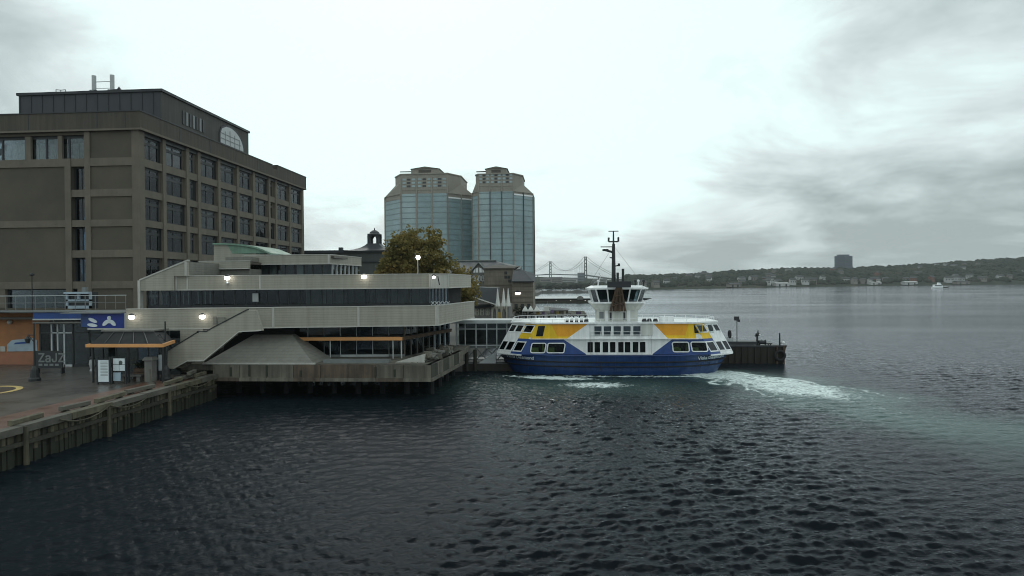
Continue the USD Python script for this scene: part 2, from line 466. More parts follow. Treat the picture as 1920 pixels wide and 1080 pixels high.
foam = np.maximum(foam, np.clip(1.15 - wq, 0, 1) * np.exp(-np.maximum(wt - 0.55, 0) * 1.6) * 0.62 * np.clip(wt * 4, 0, 1) * (0.8 + 0.8 * ragged))
foam = np.clip(foam, 0, 0.68) + 0.35 * np.clip(1 - wt * 4.5, 0, 1) * np.clip(1.1 - wq, 0, 1)
foam = np.maximum.reduce([foam, bow * 0.92, bow2 * 1.25, hullside * 1.15])
green = np.clip(1.35 - wq, 0, 1) * np.clip(1.25 - wt * 0.85, 0, 1)
green = np.maximum(green, np.exp(-(((WX - 2) / 11) ** 2 + ((WY - 59) / 5) ** 2)) * 0.55)
n_th, n_r = TH.shape
idx = np.arange(n_th * n_r).reshape(n_th, n_r)
quads = np.stack([idx[:-1, :-1], idx[:-1, 1:], idx[1:, 1:], idx[1:, :-1]], -1).reshape(-1, 4)
wm = UsdGeom.Mesh.Define(stage, '/World/water')
wv = np.stack([WX, WY, WZ], -1).reshape(-1, 3).astype(np.float32)
e1, e2 = np.gradient(np.stack([WX, WY, WZ], -1), axis=0), np.gradient(np.stack([WX, WY, WZ], -1), axis=1)
wn = np.cross(e2, e1).reshape(-1, 3)
wn /= np.linalg.norm(wn, axis=1, keepdims=True) + 1e-12
wn *= np.sign(wn[:, 2:3])
quads = quads[:, ::-1]
wm.CreatePointsAttr(Vt.Vec3fArray.FromNumpy(wv))
wm.CreateFaceVertexCountsAttr(Vt.IntArray.FromNumpy(np.full(len(quads), 4, np.int32)))
wm.CreateFaceVertexIndicesAttr(Vt.IntArray.FromNumpy(np.ascontiguousarray(quads.ravel().astype(np.int32))))
wm.CreateSubdivisionSchemeAttr('none')
wm.CreateNormalsAttr(Vt.Vec3fArray.FromNumpy(wn.astype(np.float32)))
wm.SetNormalsInterpolation('vertex')
pv = UsdGeom.PrimvarsAPI(wm)
for nm, arr in (('foam', foam), ('churn', green)):
    pv.CreatePrimvar(nm, Sdf.ValueTypeNames.FloatArray, 'vertex').Set(Vt.FloatArray.FromNumpy(np.ascontiguousarray(arr.ravel().astype(np.float32))))
raw('harbour_water', {
    'geo': ('geometry', {}), 'fo': ('attribute', {'attribute': 'foam'}), 'ch': ('attribute', {'attribute': 'churn'}),
    'mp': ('mapping', {'scale': (0.8, 1.5, 1.0), 'rotation': (0.0, 0.0, 0.2)}), 'nb': ('noise_texture', {'scale': 6.5, 'detail': 5.0, 'roughness': 0.62, 'distortion': 0.3}),
    'mp2': ('mapping', {'scale': (0.010, 0.045, 1.0)}), 'nl': ('noise_texture', {'scale': 1.0, 'detail': 3.0}),
    'bu': ('bump', {'strength': 0.6, 'distance': 0.05}),
    'gm': ('math', {'math_type': 'multiply', 'value2': 0.9}),
    'nf': ('noise_texture', {'scale': 1.5, 'detail': 9.0, 'roughness': 0.75, 'distortion': 1.6}),
    'mpf': ('mapping', {'scale': (0.75, 1.15, 1.0), 'rotation': (0.0, 0.0, -0.35)}),
    'fa': ('math', {'math_type': 'multiply_add', 'value2': 0.76}),
    'fs': ('map_range', {'range_type': 'smoothstep', 'from_min': 0.86, 'from_max': 1.08, 'clamp': True}),
    'nfa': ('math', {'math_type': 'multiply', 'value2': 1.0}),
    'bc': ('mix', {'color1': (0.0035, 0.006, 0.008), 'color2': (0.088, 0.145, 0.128)}),
    'rg': ('map_range', {'from_min': 0.35, 'from_max': 0.65, 'to_min': 0.05, 'to_max': 0.13, 'clamp': True}),
    'lw': ('layer_weight', {'blend': 0.5}), 'fr': ('rgb_ramp', {'ramp': [(0.0, (0.003,) * 3), (0.45, (0.006,) * 3), (0.62, (0.028,) * 3), (0.78, (0.115,) * 3), (0.88, (0.31,) * 3), (0.95, (0.66,) * 3), (1.0, (0.92,) * 3)]}),
    'wd': ('diffuse_bsdf', {}), 'wg': ('glossy_bsdf', {'color': (0.96, 0.955, 1.0)}), 'w': ('mix_closure', {}),
    'f': ('principled_bsdf', {'base_color': (0.72, 0.82, 0.80), 'roughness': 0.8}),
    'm': ('mix_closure', {})},
    [('geo.position', 'mp.vector'), ('mp.vector', 'nb.vector'), ('nb.fac', 'bu.height'), ('bu.normal', 'wg.normal'), ('bu.normal', 'lw.normal'), ('lw.facing', 'fr.fac'), ('fr.color', 'w.fac'), ('wd.BSDF', 'w.closure1'), ('wg.BSDF', 'w.closure2'), ('geo.position', 'mp2.vector'), ('mp2.vector', 'nl.vector'),
     ('nl.fac', 'rg.value'), ('rg.result', 'wg.roughness'), ('ch.fac', 'gm.value1'), ('gm.value', 'bc.fac'), ('bc.color', 'wd.color'),
     ('geo.position', 'mpf.vector'), ('mpf.vector', 'nf.vector'), ('fo.fac', 'fa.value1'), ('nf.fac', 'fa.value3'), ('fa.value', 'fs.value'), ('fs.result', 'm.fac'),
     ('w.closure', 'm.closure1'), ('f.BSDF', 'm.closure2')], 'm.closure')
UsdShade.MaterialBindingAPI.Apply(wm.GetPrim()).Bind(MAT['harbour_water'])
tag(wm.GetPrim(), None, None, None, 'structure')

# ------------------------------------------------------------------ setting: quay, ground, far land
struct('promenade', [bx(-160, -29.0, -40, 52.0, -3, 2.0), bx(-160, -36.0, 52.0, 68, -3, 2.0)], 'asphalt_wet')
struct('brick_edge_paving', bx(-32.2, -29.0, -40, 49.6, 2.0, 2.008), 'paver_red')
struct('ground', [bx(-600, -10.6, 68, 260, -3, 2.0), bx(-600, -16.5, 260, 620, -3, 1.9)], 'land')


def terrain(name, outline_shore, outline_ridge, back, m, n_u=260, n_v=70, rough=5.0, seed=1, shore_z=1.2):
    """Hilly land: from a shoreline up to a ridge and down behind it."""
    u = np.linspace(0, 1, n_u)
    ks, kr = np.linspace(0, 1, len(outline_shore)), np.linspace(0, 1, len(outline_ridge))
    S = np.stack([np.interp(u, ks, np.array(outline_shore)[:, i]) for i in range(2)], 1)
    Rg = np.stack([np.interp(u, kr, np.array(outline_ridge)[:, i]) for i in range(3)], 1)
    v = np.linspace(0, 1.25, n_v)
    U, V = np.meshgrid(u, v, indexing='ij')
    X = S[:, None, 0] + (Rg[:, None, 0] - S[:, None, 0]) * V
    Y = S[:, None, 1] + (Rg[:, None, 1] - S[:, None, 1]) * V
    t = np.clip(V, 0, 1)
    prof = 0.10 * np.clip(t / 0.04, 0, 1) + 0.90 * (t * t * (3 - 2 * t)) ** 0.85
    Z = Rg[:, None, 2] * np.where(V <= 1, prof, 1 - (V - 1) * back)
    n = meshkit.fbm(np.stack([X / 70, Y / 70, 0 * X], -1), 4, seed) - 0.5
    Z = Z + n * rough * np.clip(t / 0.12, 0, 1) * 1.6
    Z[:, 0] = -1.5
    Z[:, 1] = np.maximum(Z[:, 1] * 0 + shore_z, shore_z)
    ii = np.arange(n_u * n_v).reshape(n_u, n_v)
    f = np.stack([ii[:-1, :-1], ii[1:, :-1], ii[1:, 1:], ii[:-1, 1:]], -1).reshape(-1, 4)
    g = trimesh.Trimesh(np.stack([X, Y, Z], -1).reshape(-1, 3), np.vstack([f[:, [0, 1, 2]], f[:, [0, 2, 3]]]), process=False)
    struct(name, g, m, smooth=True)
    return X, Y, Z


FSH = [(79, 742), (152, 809), (259, 913), (352, 971), (457, 1037), (550, 1062), (646, 1088), (788, 1152), (891, 1199), (1100, 1260)]
FRI = [(165, 1540, 20.5), (282, 1500, 20), (426, 1500, 29), (544, 1500, 32), (661, 1500, 33), (777, 1500, 36), (891, 1500, 43), (1026, 1500, 50), (1115, 1500, 56), (1330, 1500, 60)]
hillX, hillY, hillZ = terrain('far_hills', FSH, FRI, 0.6, 'far_woods', n_u=420, n_v=90, rough=3.5, seed=4)
terrain('far_left_shore', [(-40, 900), (-5, 930), (30, 1000), (60, 1000), (110, 1180), (160, 1500)], [(-120, 1700, 24), (-20, 1800, 24), (60, 1900, 22), (150, 1900, 16), (240, 2000, 12), (330, 2100, 18)], 0.4, 'far_woods', n_u=120, n_v=40, rough=3.0, seed=9)


def blob(r, seed, squash=0.8):
    """A lumpy clump of foliage, a few dozen faces."""
    m = trimesh.creation.icosphere(2, 1.0)
    n = meshkit.fbm(m.vertices * 1.7 + seed * 3.1, 3, seed) - 0.45
    m.vertices = m.vertices * (1 + 0.9 * n[:, None]) * r
    m.vertices[:, 2] *= squash
    return m


# woods over the far hills: a wood that reads as one mass
UsdGeom.Xform.Define(stage, '/World/hill_woods')
pi = UsdGeom.PointInstancer.Define(stage, '/World/hill_woods/trees')
protos = []
for k in range(4):
    pp = '/World/hill_woods/trees/prototypes/clump_%d' % k
    bl = blob(1.0, k + 2, 1.0 + 0.2 * (k % 2))
    put(pp, bl, 'far_woods')
    protos.append(pp)
pi.CreatePrototypesRel().SetTargets([Sdf.Path(p) for p in protos])
g2 = np.random.default_rng(5)
ni = 5200
ui, vi = g2.integers(0, hillX.shape[0], ni), np.clip((g2.random(ni) ** 0.75 * 72).astype(int) + 3, 0, hillX.shape[1] - 1)
P = np.stack([hillX[ui, vi] + g2.normal(0, 6, ni), hillY[ui, vi] + g2.normal(0, 6, ni), hillZ[ui, vi] + 1.0], 1)
s = 2.2 + 3.2 * g2.random(ni) ** 2
pi.CreatePositionsAttr(Vt.Vec3fArray.FromNumpy(P.astype(np.float32)))
pi.CreateScalesAttr(Vt.Vec3fArray.FromNumpy(np.stack([s * 1.2, s * 1.2, s], 1).astype(np.float32)))
pi.CreateProtoIndicesAttr(Vt.IntArray.FromNumpy(g2.integers(0, 4, ni).astype(np.int32)))
tag(stage.GetPrimAtPath('/World/hill_woods'), 'dull green and brown woods covering the hills across the harbour', 'woods', None, 'stuff')
lw = [blob(2.5 + 3.5 * g2.random(), k, 0.9) for k in range(60)]
for k, b_ in enumerate(lw):
    b_.apply_translation((-45 + 130 * g2.random(), 905 + 90 * g2.random(), 2.5 + 3 * g2.random()))
struct('shore_woods', lw, 'far_woods', kind='stuff')
tag(stage.GetPrimAtPath('/World/shore_woods'), 'low dark woods along the far left shore below the bridge', 'woods')

# ------------------------------------------------------------------ office block
OX, OY, OE = -51.7, 75.6, 126.4
SP = [(24.42, 25.40), (20.62, 21.52), (16.90, 17.75), (13.06, 13.98), (9.2, 10.1)]      # floor bands
office = Thing('office_block', 'dark brown concrete office block with deep gridded windows and metal penthouse', 'office building', (OX, OY, 2.0))
W = dict(world=True)
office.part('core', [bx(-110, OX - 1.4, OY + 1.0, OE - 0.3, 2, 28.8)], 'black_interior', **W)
# front wall: blank panels, a slot of single windows and a ribbon of glass at the top
office.part('front_wall', [bx(-110, -60.67, OY, OY + 0.9, 9.25, 25.40), bx(-110, -60.67, OY, OY + 0.9, 2, 6.8), bx(-58.84, OX, OY, OY + 0.9, 2, 28.7),
                           bx(-110, -58.84, OY, OY + 0.9, 28.35, 28.7)], 'brown_concrete', **W)
for z0, z1 in [(24.42, 25.40), (16.90, 17.75), (9.2, 10.1)]:
    office.part('floor_band', bx(-110, -61.45, OY - 0.14, OY + 0.2, z0, z1), 'brown_frame', **W)
for z0, z1 in SP:
    office.part('floor_band', bx(-58.1, -52.65, OY - 0.14, OY + 0.2, z0, z1), 'brown_frame', **W)
    office.part('slot_sill', bx(-60.67, -58.84, OY - 0.05, OY + 0.8, z0, z1), 'brown_frame', **W)
for x0, x1, zt in [(-61.45, -60.67, 25.4), (-58.84, -58.1, 28.7), (-52.65, OX, 28.7)]:
    office.part('pier', bx(x0, x1, OY - 0.16, OY + 0.1, 2, zt), 'brown_frame', **W)
for k in range(4):                                                   # slot windows
    z0, z1 = SP[k + 1][1], SP[k][0]
    w = office.part('window', [bx(-60.6, -60.45, OY + 0.5, OY + 0.62, z0, z1), bx(-59.75, -59.63, OY + 0.5, OY + 0.62, z0, z1), bx(-60.45, -59.0, OY + 0.5, OY + 0.62, z1 - 0.2, z1), bx(-59.05, -58.9, OY + 0.5, OY + 0.62, z0, z1)], 'dark_trim', **W)
    office.part('pane', bx(-60.45, -59.05, OY + 0.55, OY + 0.58, z0, z1 - 0.2), 'pane_blue', parent=w, **W)
    office.part('curtain', bx(-60.45, -59.9, OY + 0.7, OY + 0.74, z0, z1 - 0.3), 'fascia_brown', parent=w, **W)
xs = [-110, -98, -86, -76.5, -70.2, -66.55, -64.3, -61.3, -58.84]
for k, (x0, x1) in enumerate(zip(xs[:-1], xs[1:])):                  # ribbon windows
    w = office.part('window', [bx(x0, x0 + 0.22, OY + 0.35, OY + 0.5, 25.4, 28.35), bx(x0 + 0.22, x1, OY + 0.35, OY + 0.5, 28.0, 28.35)], 'dark_trim', **W)
    office.part('pane', bx(x0 + 0.22, x1, OY + 0.40, OY + 0.43, 25.4, 28.0), 'pane_dark', parent=w, **W)
    if True:
        n = max(2, int((x1 - x0) / 0.85))
        cur = [bx(x0 + 0.4 + i * (x1 - x0 - 0.6) / n, x0 + 0.4 + (i + 0.82) * (x1 - x0 - 0.6) / n, OY + 0.6 + 0.05 * (i % 3), OY + 0.66 + 0.05 * (i % 3), 25.45, 27.4 + 0.1 * (i % 2)) for i in range(n)]
    else:
        cur = [bx(x0 + 0.3, x0 + (x1 - x0) * 0.58, OY + 0.6, OY + 0.66, 25.45, 27.3)]
    office.part('curtain', cur, 'curtain_pale', parent=w, **W)
for x0, x1 in [(-66.75, -66.0), (-62.4, -61.85)]:
    office.part('window_post', bx(x0, x1, OY - 0.02, OY + 0.3, 25.4, 28.3), 'brown_frame', **W)
for x0, x1 in [(-110, -90), (-89, -70.5), (-69.6, -60.0)]:           # ground floor glazing over the terrace
    w = office.part('window', [bx(x0, x1, OY + 0.3, OY + 0.5, 9.05, 9.25), bx(x0, x0 + 0.2, OY + 0.3, OY + 0.5, 6.8, 9.05)], 'dark_trim', **W)
    office.part('pane', bx(x0 + 0.2, x1, OY + 0.4, OY + 0.43, 6.8, 9.05), 'pane_dark', parent=w, **W)
for x0, x1 in [(-90, -89), (-70.5, -69.6), (-60.0, -58.84)]:
    office.part('pier', bx(x0, x1, OY - 0.1, OY + 0.6, 6.8, 9.25), 'brown_frame', **W)
# side wall: pilasters, floor bands, deep-set windows
PY = [75.6, 80.6, 85.9, 88.75, 94.2, 99.9, 105.3, 111.1, 113.85, 119.9, 125.8]
for i, y in enumerate(PY):
    office.part('pilaster', bx(OX - 1.0, OX + 0.003, y if i == 0 else y - 0.34, y + (0.95 if i == 0 else 0.34), 2, 28.7), 'brown_frame', **W)
office.part('pilaster', bx(OX - 1.0, OX + 0.003, 126.2, OE, 2, 28.7), 'brown_frame', **W)
zf = [2.0] + [z for b_ in reversed(SP) for z in b_] + [28.7]
for z0, z1 in SP:
    office.part('floor_band', bx(OX - 1.05, OX - 0.10, OY + 0.3, OE - 0.2, z0, z1), 'brown_frame', **W)
office.part('floor_band', bx(OX - 1.05, OX - 0.14, OY + 0.3, OE - 0.2, 28.25, 28.7), 'dark_trim', **W)
office.part('base_wall', bx(OX - 1.05, OX - 0.2, OY + 0.3, OE - 0.2, 2, 5.6), 'brown_concrete', **W)
rows = [(SP[0][1], 28.25)] + [(SP[k + 1][1], SP[k][0]) for k in range(4)] + [(5.6, SP[4][0])]
for i in range(10):
    y0, y1 = PY[i] + (0.95 if i == 0 else 0.34), PY[i + 1] - 0.34
    wide = y1 - y0 > 3
    ye = y0 + (y1 - y0) * (0.90 if wide else 0.7)
    for r, (z0, z1) in enumerate(rows):
        xg = OX - 0.48
        zt = z0 + (z1 - z0) * 0.70
        fr = [bx(xg - 0.07, xg + 0.07, y0, y0 + 0.14, z0, z1), bx(xg - 0.07, xg + 0.07, ye - 0.14, ye, z0, z1), bx(xg - 0.07, xg + 0.07, y0, ye, z0, z0 + 0.14),
              bx(xg - 0.07, xg + 0.09, y0, ye, zt - 0.12, zt + 0.24), bx(xg - 0.07, xg + 0.07, y0, ye, z1 - 0.25, z1)]
        if wide:
            fr += [bx(xg - 0.07, xg + 0.07, (y0 + ye) / 2 - 0.07, (y0 + ye) / 2 + 0.07, z0 + 0.14, z1 - 0.25)]
        w = office.part('window', fr, 'dark_trim', **W)
        office.part('pane', [bx(xg - 0.02, xg, y0 + 0.14, ye - 0.14, z0 + 0.14, zt - 0.12), bx(xg - 0.02, xg, y0 + 0.14, ye - 0.14, zt + 0.24, z1 - 0.25)], 'pane_blue' if (i, r) in ((3, 2), (1, 0)) else 'pane_dark', parent=w, **W)
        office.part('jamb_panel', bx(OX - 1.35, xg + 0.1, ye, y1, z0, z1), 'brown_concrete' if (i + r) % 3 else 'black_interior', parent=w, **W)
        k_ = random.random()
        if k_ < 0.78 and r < 4:
            zb = z0 + 0.14 if k_ < 0.5 else z0 + (zt - z0) * random.uniform(0.2, 0.6)
            ym = y0 + 0.25 + (ye - y0 - 0.5) * 0.48
            office.part('blind', [bx(xg - 0.2, xg - 0.16, y0 + 0.25, ym, zb, zt - 0.15), bx(xg - 0.2, xg - 0.16, ym + 0.2, ye - 0.3, zb + random.choice((0, 0, 0.5)), zt - 0.15), bx(xg - 0.2, xg - 0.16, y0 + 0.25, ye - 0.25, zt + 0.3, z1 - 0.4)], 'blind', parent=w, **W)
# fascia with a notch near the far end, and the roof
office.part('fascia', [bx(-110, OX + 0.35, OY - 0.35, OY + 1.0, 28.7, 31.0), bx(OX - 1.0, OX + 0.35, OY + 1.0, 111.6, 28.7, 31.0), bx(OX - 1.0, OX + 0.35, 111.6, 113.6, 28.7, 30.45), bx(OX - 1.0, OX + 0.35, 113.6, OE + 0.45, 28.7, 31.25)], 'fascia_brown', **W)
office.part('fascia_lip', [bx(-110, OX + 0.42, OY - 0.42, OY - 0.352, 28.72, 28.95), bx(OX + 0.352, OX + 0.42, OY - 0.352, OE + 0.4, 28.72, 29.0)], 'brown_frame', **W)
office.part('fascia_cap', [bx(-110, OX + 0.42, OY - 0.42, OY + 1.1, 31.0, 31.12), bx(OX - 1.1, OX + 0.42, OY + 1.1, 111.6, 31.0, 31.12), bx(OX - 1.1, OX + 0.42, 113.6, OE + 0.5, 31.25, 31.37)], 'dark_trim', **W)
office.part('roof', bx(-110, OX - 1.1, OY + 1.1, OE, 28.9, 30.4), 'dark_trim', **W)
for y in (83.5, 91, 98.4, 106):
    office.part('fascia_joint', bx(OX + 0.35, OX + 0.37, y, y + 0.09, 29.0, 30.98), 'dark_trim', **W)
for x in (-57.0, -53.3, -66, -75, -84):
    office.part('fascia_joint', bx(x, x + 0.1, OY - 0.37, OY - 0.35, 29.0, 30.98), 'dark_trim', **W)
pt = office.part('penthouse', bx(-73.4, -53.2, 82.2, 106.2, 30.4, 35.5), 'penthouse_metal', **W)
office.part('side_cladding', bx(-53.2, -53.05, 82.2, 106.2, 30.4, 35.45), 'penthouse_side', parent=pt, **W)
office.part('roof_edge', [bx(-73.6, -52.85, 82.0, 106.4, 35.5, 35.85)], 'dark_trim', parent=pt, **W)
a = np.linspace(0, math.pi * 0.5, 12)
arc = [(96.9, 31.9)] + [(96.9, 33.3), (97.4, 34.2), (98.6, 34.75)] + [(99.6 + 4.5 * math.sin(t), 31.9 + 2.95 * math.cos(t)) for t in a]
office.part('arched_window', wallyz(Polygon(arc).buffer(0.28), -53.05, -52.93), 'dark_trim', parent=pt, **W)
office.part('arched_pane', wallyz(arc, -52.93, -52.9), 'pale_metal', parent=pt, **W)
for y in (98.2, 99.7, 101.2, 102.7):
    office.part('glazing_bar', bx(-52.9, -52.86, y, y + 0.1, 31.95, 34.3 - 0.25 * abs(y - 99.7)), 'grey_metal', parent=pt, **W)
for z in (32.6, 33.4):
    office.part('glazing_bar', bx(-52.9, -52.855, 97.0, 103.6 - (z - 32) * 0.6, z, z + 0.1), 'grey_metal', parent=pt, **W)
for k in range(7):
    office.part('louvre', bx(-53.05, -52.96, 86.9 + k * 0.85, 87.35 + k * 0.85, 32.3, 34.2), 'grey_metal' if k % 2 else 'dark_trim', parent=pt, **W)
for k in range(13):
    office.part('seam', bx(-73.2 + k * 1.58, -73.12 + k * 1.58, 82.14, 82.2, 30.5, 35.45), 'dark_trim', parent=pt, **W)

ant = Thing('rooftop_antennas', 'two pale antenna cylinders joined by bars on the penthouse roof', 'antenna', (-61.5, 82.6, 35.85))
for x in (-62.85, -60.25):
    ant.part('antenna', [tube((x, 82.6, 35.95), (x, 82.6, 38.05), 0.27, n=14), tube((x, 82.6, 35.85), (x, 82.6, 35.95), 0.45, n=14)], 'pale_metal', world=True)
ant.part('cross_bar', [tube((-62.6, 82.6, 37.2), (-60.5, 82.6, 37.2), 0.05), tube((-62.6, 82.6, 36.3), (-60.5, 82.6, 36.3), 0.04)], 'pale_metal', world=True)
ant.part('foot', [bx(-63.3, -62.4, 82.3, 82.9, 35.85, 36.05), bx(-60.7, -59.2, 82.3, 82.9, 35.85, 36.05)], 'dark_trim', world=True)
ant.part('equipment_box', hull([(-59.6, 82.4, 35.9), (-58.9, 82.4, 35.9), (-59.6, 82.8, 35.9), (-58.9, 82.8, 35.9), (-59.3, 82.6, 36.5)]), 'dark_trim', world=True)
rk = Thing('roof_pipe_rail', 'small bent pipe rail standing left of the antenna cylinders', 'pipe rail', (-69.2, 84.5, 35.85))
rk.part('rail', path([(-69.9, 84.5, 35.85), (-69.9, 84.5, 36.95), (-69.2, 84.5, 36.85), (-68.5, 84.5, 36.9), (-68.4, 84.5, 35.85)], 0.05), 'grey_metal', world=True)
rk.part('post', tube((-69.2, 84.5, 35.85), (-69.2, 84.5, 36.85), 0.045), 'grey_metal', world=True)

# ------------------------------------------------------------------ terminal pier
PX0, PX1, PYF, PYB = -29.0, -10.5, 51.4, 68.0
pier = Thing('terminal_pier', 'stained concrete pier deck over dark water under the ferry terminal', 'pier', (-20, 51.4, 0))
pier.part('deck', prism([(PX0, PYF + 0.3), (PX1 - 0.2, PYF + 0.3), (-9.7, 62.9), (-9.7, PYB), (-36, PYB), (-36, 52.0), (PX0, 52.0)], 2.3, 2.84), 'pier_concrete', **W)
edges = np.linspace(PX0, PX1, 9)
for k, (x0, x1) in enumerate(zip(edges[:-1], edges[1:])):
    pier.part('wall_panel', bx(x0 + 0.02, x1 - 0.02, PYF, PYF + 0.5, 1.78, 2.84 + (0.04 if k in (4, 5) else 0)), 'pier_rusty' if k in (3, 4, 5) else 'pier_concrete', **W)
    pier.part('ledge', bx(x0 + 0.01, x1 - 0.01, PYF - 0.12, PYF + 0.5, 1.5, 1.78), 'pier_concrete' if k % 3 else 'pier_rusty', **W)
sa, sb = np.array([PX1, PYF]), np.array([-9.6, 62.9])
for k in range(6):
    p, q = lerp(sa, sb, k / 6 + 0.003), lerp(sa, sb, (k + 1) / 6 - 0.003)
    pier.part('wall_panel', along(p, q, 0, 0.5, 1.78, 2.84), 'pier_concrete' if k % 2 else 'old_timber_dark', **W)
    pier.part('ledge', along(p, q, -0.1, 0.5, 1.5, 1.78), 'pier_concrete', **W)
for k in range(9):
    for j in range(4):
        x, y = -28.3 + k * 2.15, 54.4 + j * 3.6
        if x < -11.2 + 0.07 * (y - 52):
            pier.part('pile', tube((x, y, -1.2), (x, y, 2.3), 0.24, n=8), 'black_interior', **W)
for k, (x, h) in enumerate([(-27.5, 0.75), (-25.9, 0.95), (-24.4, 0.9), (-21.5, 0.5), (-15.2, 0.8), (-13.6, 0.6)]):
    pier.part('stain_plate', bx(x, x + 0.16, PYF - 0.05, PYF, 1.9, 1.9 + h), 'weed_timber', **W)
for k in range(90):                                                  # rubble at the corner of the pier
    t = (k + 0.5) / 90
    p = lerp((-11.0, 53.2), (-10.4, 62.6), t)
    rk_ = np.random.default_rng(k)
    m = trimesh.convex.convex_hull(rk_.normal(size=(11, 3)) * (0.16 + 0.14 * rk_.random()) * [1, 1.2, 0.8])
    m.apply_translation((p[0] - 1.1 * rk_.random(), p[1], 2.86 + 0.42 * rk_.random()))
    pier.part('stone', m, ('stone_grey', 'pier_concrete', 'old_timber_dark')[k % 3], world=True)

# ------------------------------------------------------------------ ferry terminal
term = Thing('ferry_terminal', 'low tan clad ferry terminal with stepped horizontal bands above the pier', 'ferry terminal', (-25, 52, 2.0))
A, J0, J1, B, D = (-36.0, 52.15), (-24.8, 53.95), (-17.6, 55.1), (-10.9, 56.2), (-9.3, 69.0)
A2 = (-36.95, 52.0)
ZB, ZT = 5.72, 7.48


def panel(name, p, q, z0, z1, m='tan_siding', th_=0.35, trim=(True, True), tw=0.2):
    w = term.part(name, along(p, q, 0, th_, z0, z1), m, **W)
    L = np.linalg.norm(np.subtract(q, p))
    tr = [along(p, q, -0.03, 0.02, z0, z0 + 0.09), along(p, q, -0.04, th_ + 0.03, z1 - 0.004, z1 + 0.07)]
    if trim[0]:
        tr.append(along(p, lerp(p, q, tw / L), -0.035, 0.0, z0 + 0.092, z1 - 0.006))
    if trim[1]:
        tr.append(along(lerp(p, q, 1 - tw / L), q, -0.035, 0.0, z0 + 0.092, z1 - 0.006))
    term.part('trim', tr, 'tan_trim', parent=w, **W)
    return w


panel('fascia_panel', A2, J0, ZB, ZT, trim=(False, True))
panel('fascia_panel', J0, J1, ZB, ZT, trim=(False, True))
panel('fascia_panel', J1, B, ZB, ZT, trim=(False, True))
panel('fascia_panel', B, D, ZB, ZT, m='tan_siding', trim=(True, False), tw=0.25)
term.part('soffit', prism([A2, J0, B, D, (-36.9, 69)], 6.0, 6.35).apply_translation((0, 0.36, 0)), 'dark_trim', **W)
term.part('terrace_floor', prism([(-36.9, 52.8), (-11.4, 56.9), (-9.9, 69), (-60, 75.2), (-60, 57), (-36.9, 57)], 6.4, 6.6), 'asphalt_wet', **W)
term.part('lower_wall', along(A2, (-30.7, 52.97), 0.02, 0.35, 2.0, ZB), 'tan_siding', **W)
term.part('recess_wall', bx(-30.6, -24.0, 56.1, 56.3, 2.0, 5.9), 'black_interior', **W)
# upper window strip
E_, C_, R_, K_ = (-39.3, 57.3), (-12.1, 59.3), (-10.6, 60.6), (-10.2, 73.0)
nb = 13
for k in range(nb):
    p, q = lerp((-39.1, 58.0), (-12.3, 60.0), k / nb), lerp((-39.1, 58.0), (-12.3, 60.0), (k + 1) / nb)
    w = term.part('strip_window', [along(p, lerp(p, q, 0.04), 0, 0.12, 6.6, 9.03), along(p, q, 0, 0.12, 6.6, 7.62), along(lerp(p, q, 0.49), lerp(p, q, 0.51), 0.01, 0.11, 7.62, 9.03)], 'dark_trim', **W)
    term.part('pane', along(lerp(p, q, 0.04), q, 0.05, 0.08, 7.62, 9.03), 'pane_dark', parent=w, **W)
    if k in (0, 1, 2):
        term.part('pane_frame', [along(lerp(p, q, t_), lerp(p, q, t_ + 0.05), 0.09, 0.14, 7.7, 8.9) for t_ in (0.3, 0.62, 0.85)], 'grey_metal', parent=w, **W)
    if k in (7, 8, 9, 10, 11, 12):
        term.part('wall_behind', along(lerp(p, q, 0.05), q, 1.5, 1.6, 7.3, 9.0), 'stone_grey' if k != 9 else 'wall_greygreen', parent=w, **W)
term.part('door', along((-29.05, 58.6), (-28.5, 58.65), -0.02, 0.02, 7.9, 8.7), 'pale_metal', **W)
p, q = (-12.2, 59.95), (-10.75, 61.2)
w = term.part('strip_window', [along(lerp(p, q, t_), lerp(p, q, t_ + 0.05), 0, 0.1, 7.5, 9.03) for t_ in (0.0, 0.19, 0.38, 0.57, 0.76, 0.95)], 'dark_trim', **W)
term.part('pane', along(p, q, 0.04, 0.07, 7.5, 9.03), 'pane_sky', parent=w, **W)
term.part('wall_behind', along(p, q, 0.3, 0.35, 7.5, 9.03), 'pale_metal', parent=w, **W)
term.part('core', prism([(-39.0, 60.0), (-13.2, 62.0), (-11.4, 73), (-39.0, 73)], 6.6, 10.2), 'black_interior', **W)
UJ = [(-36.0, 57.55), (-34.8, 57.64), (-28.0, 58.12), C_]
for p, q in zip(UJ[:-1], UJ[1:]):
    panel('fascia_panel', p, q, 9.03, 10.36, trim=(p == UJ[0], True), tw=0.15)
panel('fascia_panel', C_, R_, 9.03, 10.36, m='tan_trim', trim=(True, True), tw=0.13)
panel('fascia_panel', R_, K_, 9.03, 10.36, trim=(False, False))
term.part('upper_soffit', prism([E_, C_, R_, K_, (-39.3, 73)], 9.06, 9.3).apply_translation((0, 0.4, 0)), 'dark_trim', **W)
term.part('upper_roof', prism([E_, C_, R_, K_, (-39.3, 73)], 10.0, 10.2).apply_translation((0, 0.5, 0)), 'asphalt_wet', **W)
gp = [(-39.4, 9.03), (-36.02, 9.03), (-36.02, 10.36), (-34.75, 10.36), (-34.75, 11.75), (-39.4, 9.95)]
w = term.part('gable_panel', wallxz(gp, 57.35, 57.7), 'tan_siding', **W)
term.part('trim', [bx(-39.55, -39.32, 57.28, 57.75, 6.6, 10.0), hull([(-39.4, y, 9.96 + dz) for y in (57.3, 57.75) for dz in (0, 0.14)] + [(-34.7, y, 11.76 + dz) for y in (57.3, 57.75) for dz in (0, 0.14)]),
                   bx(-34.95, -34.75, 57.31, 57.35, 10.4, 11.7)], 'tan_trim', parent=w, **W)
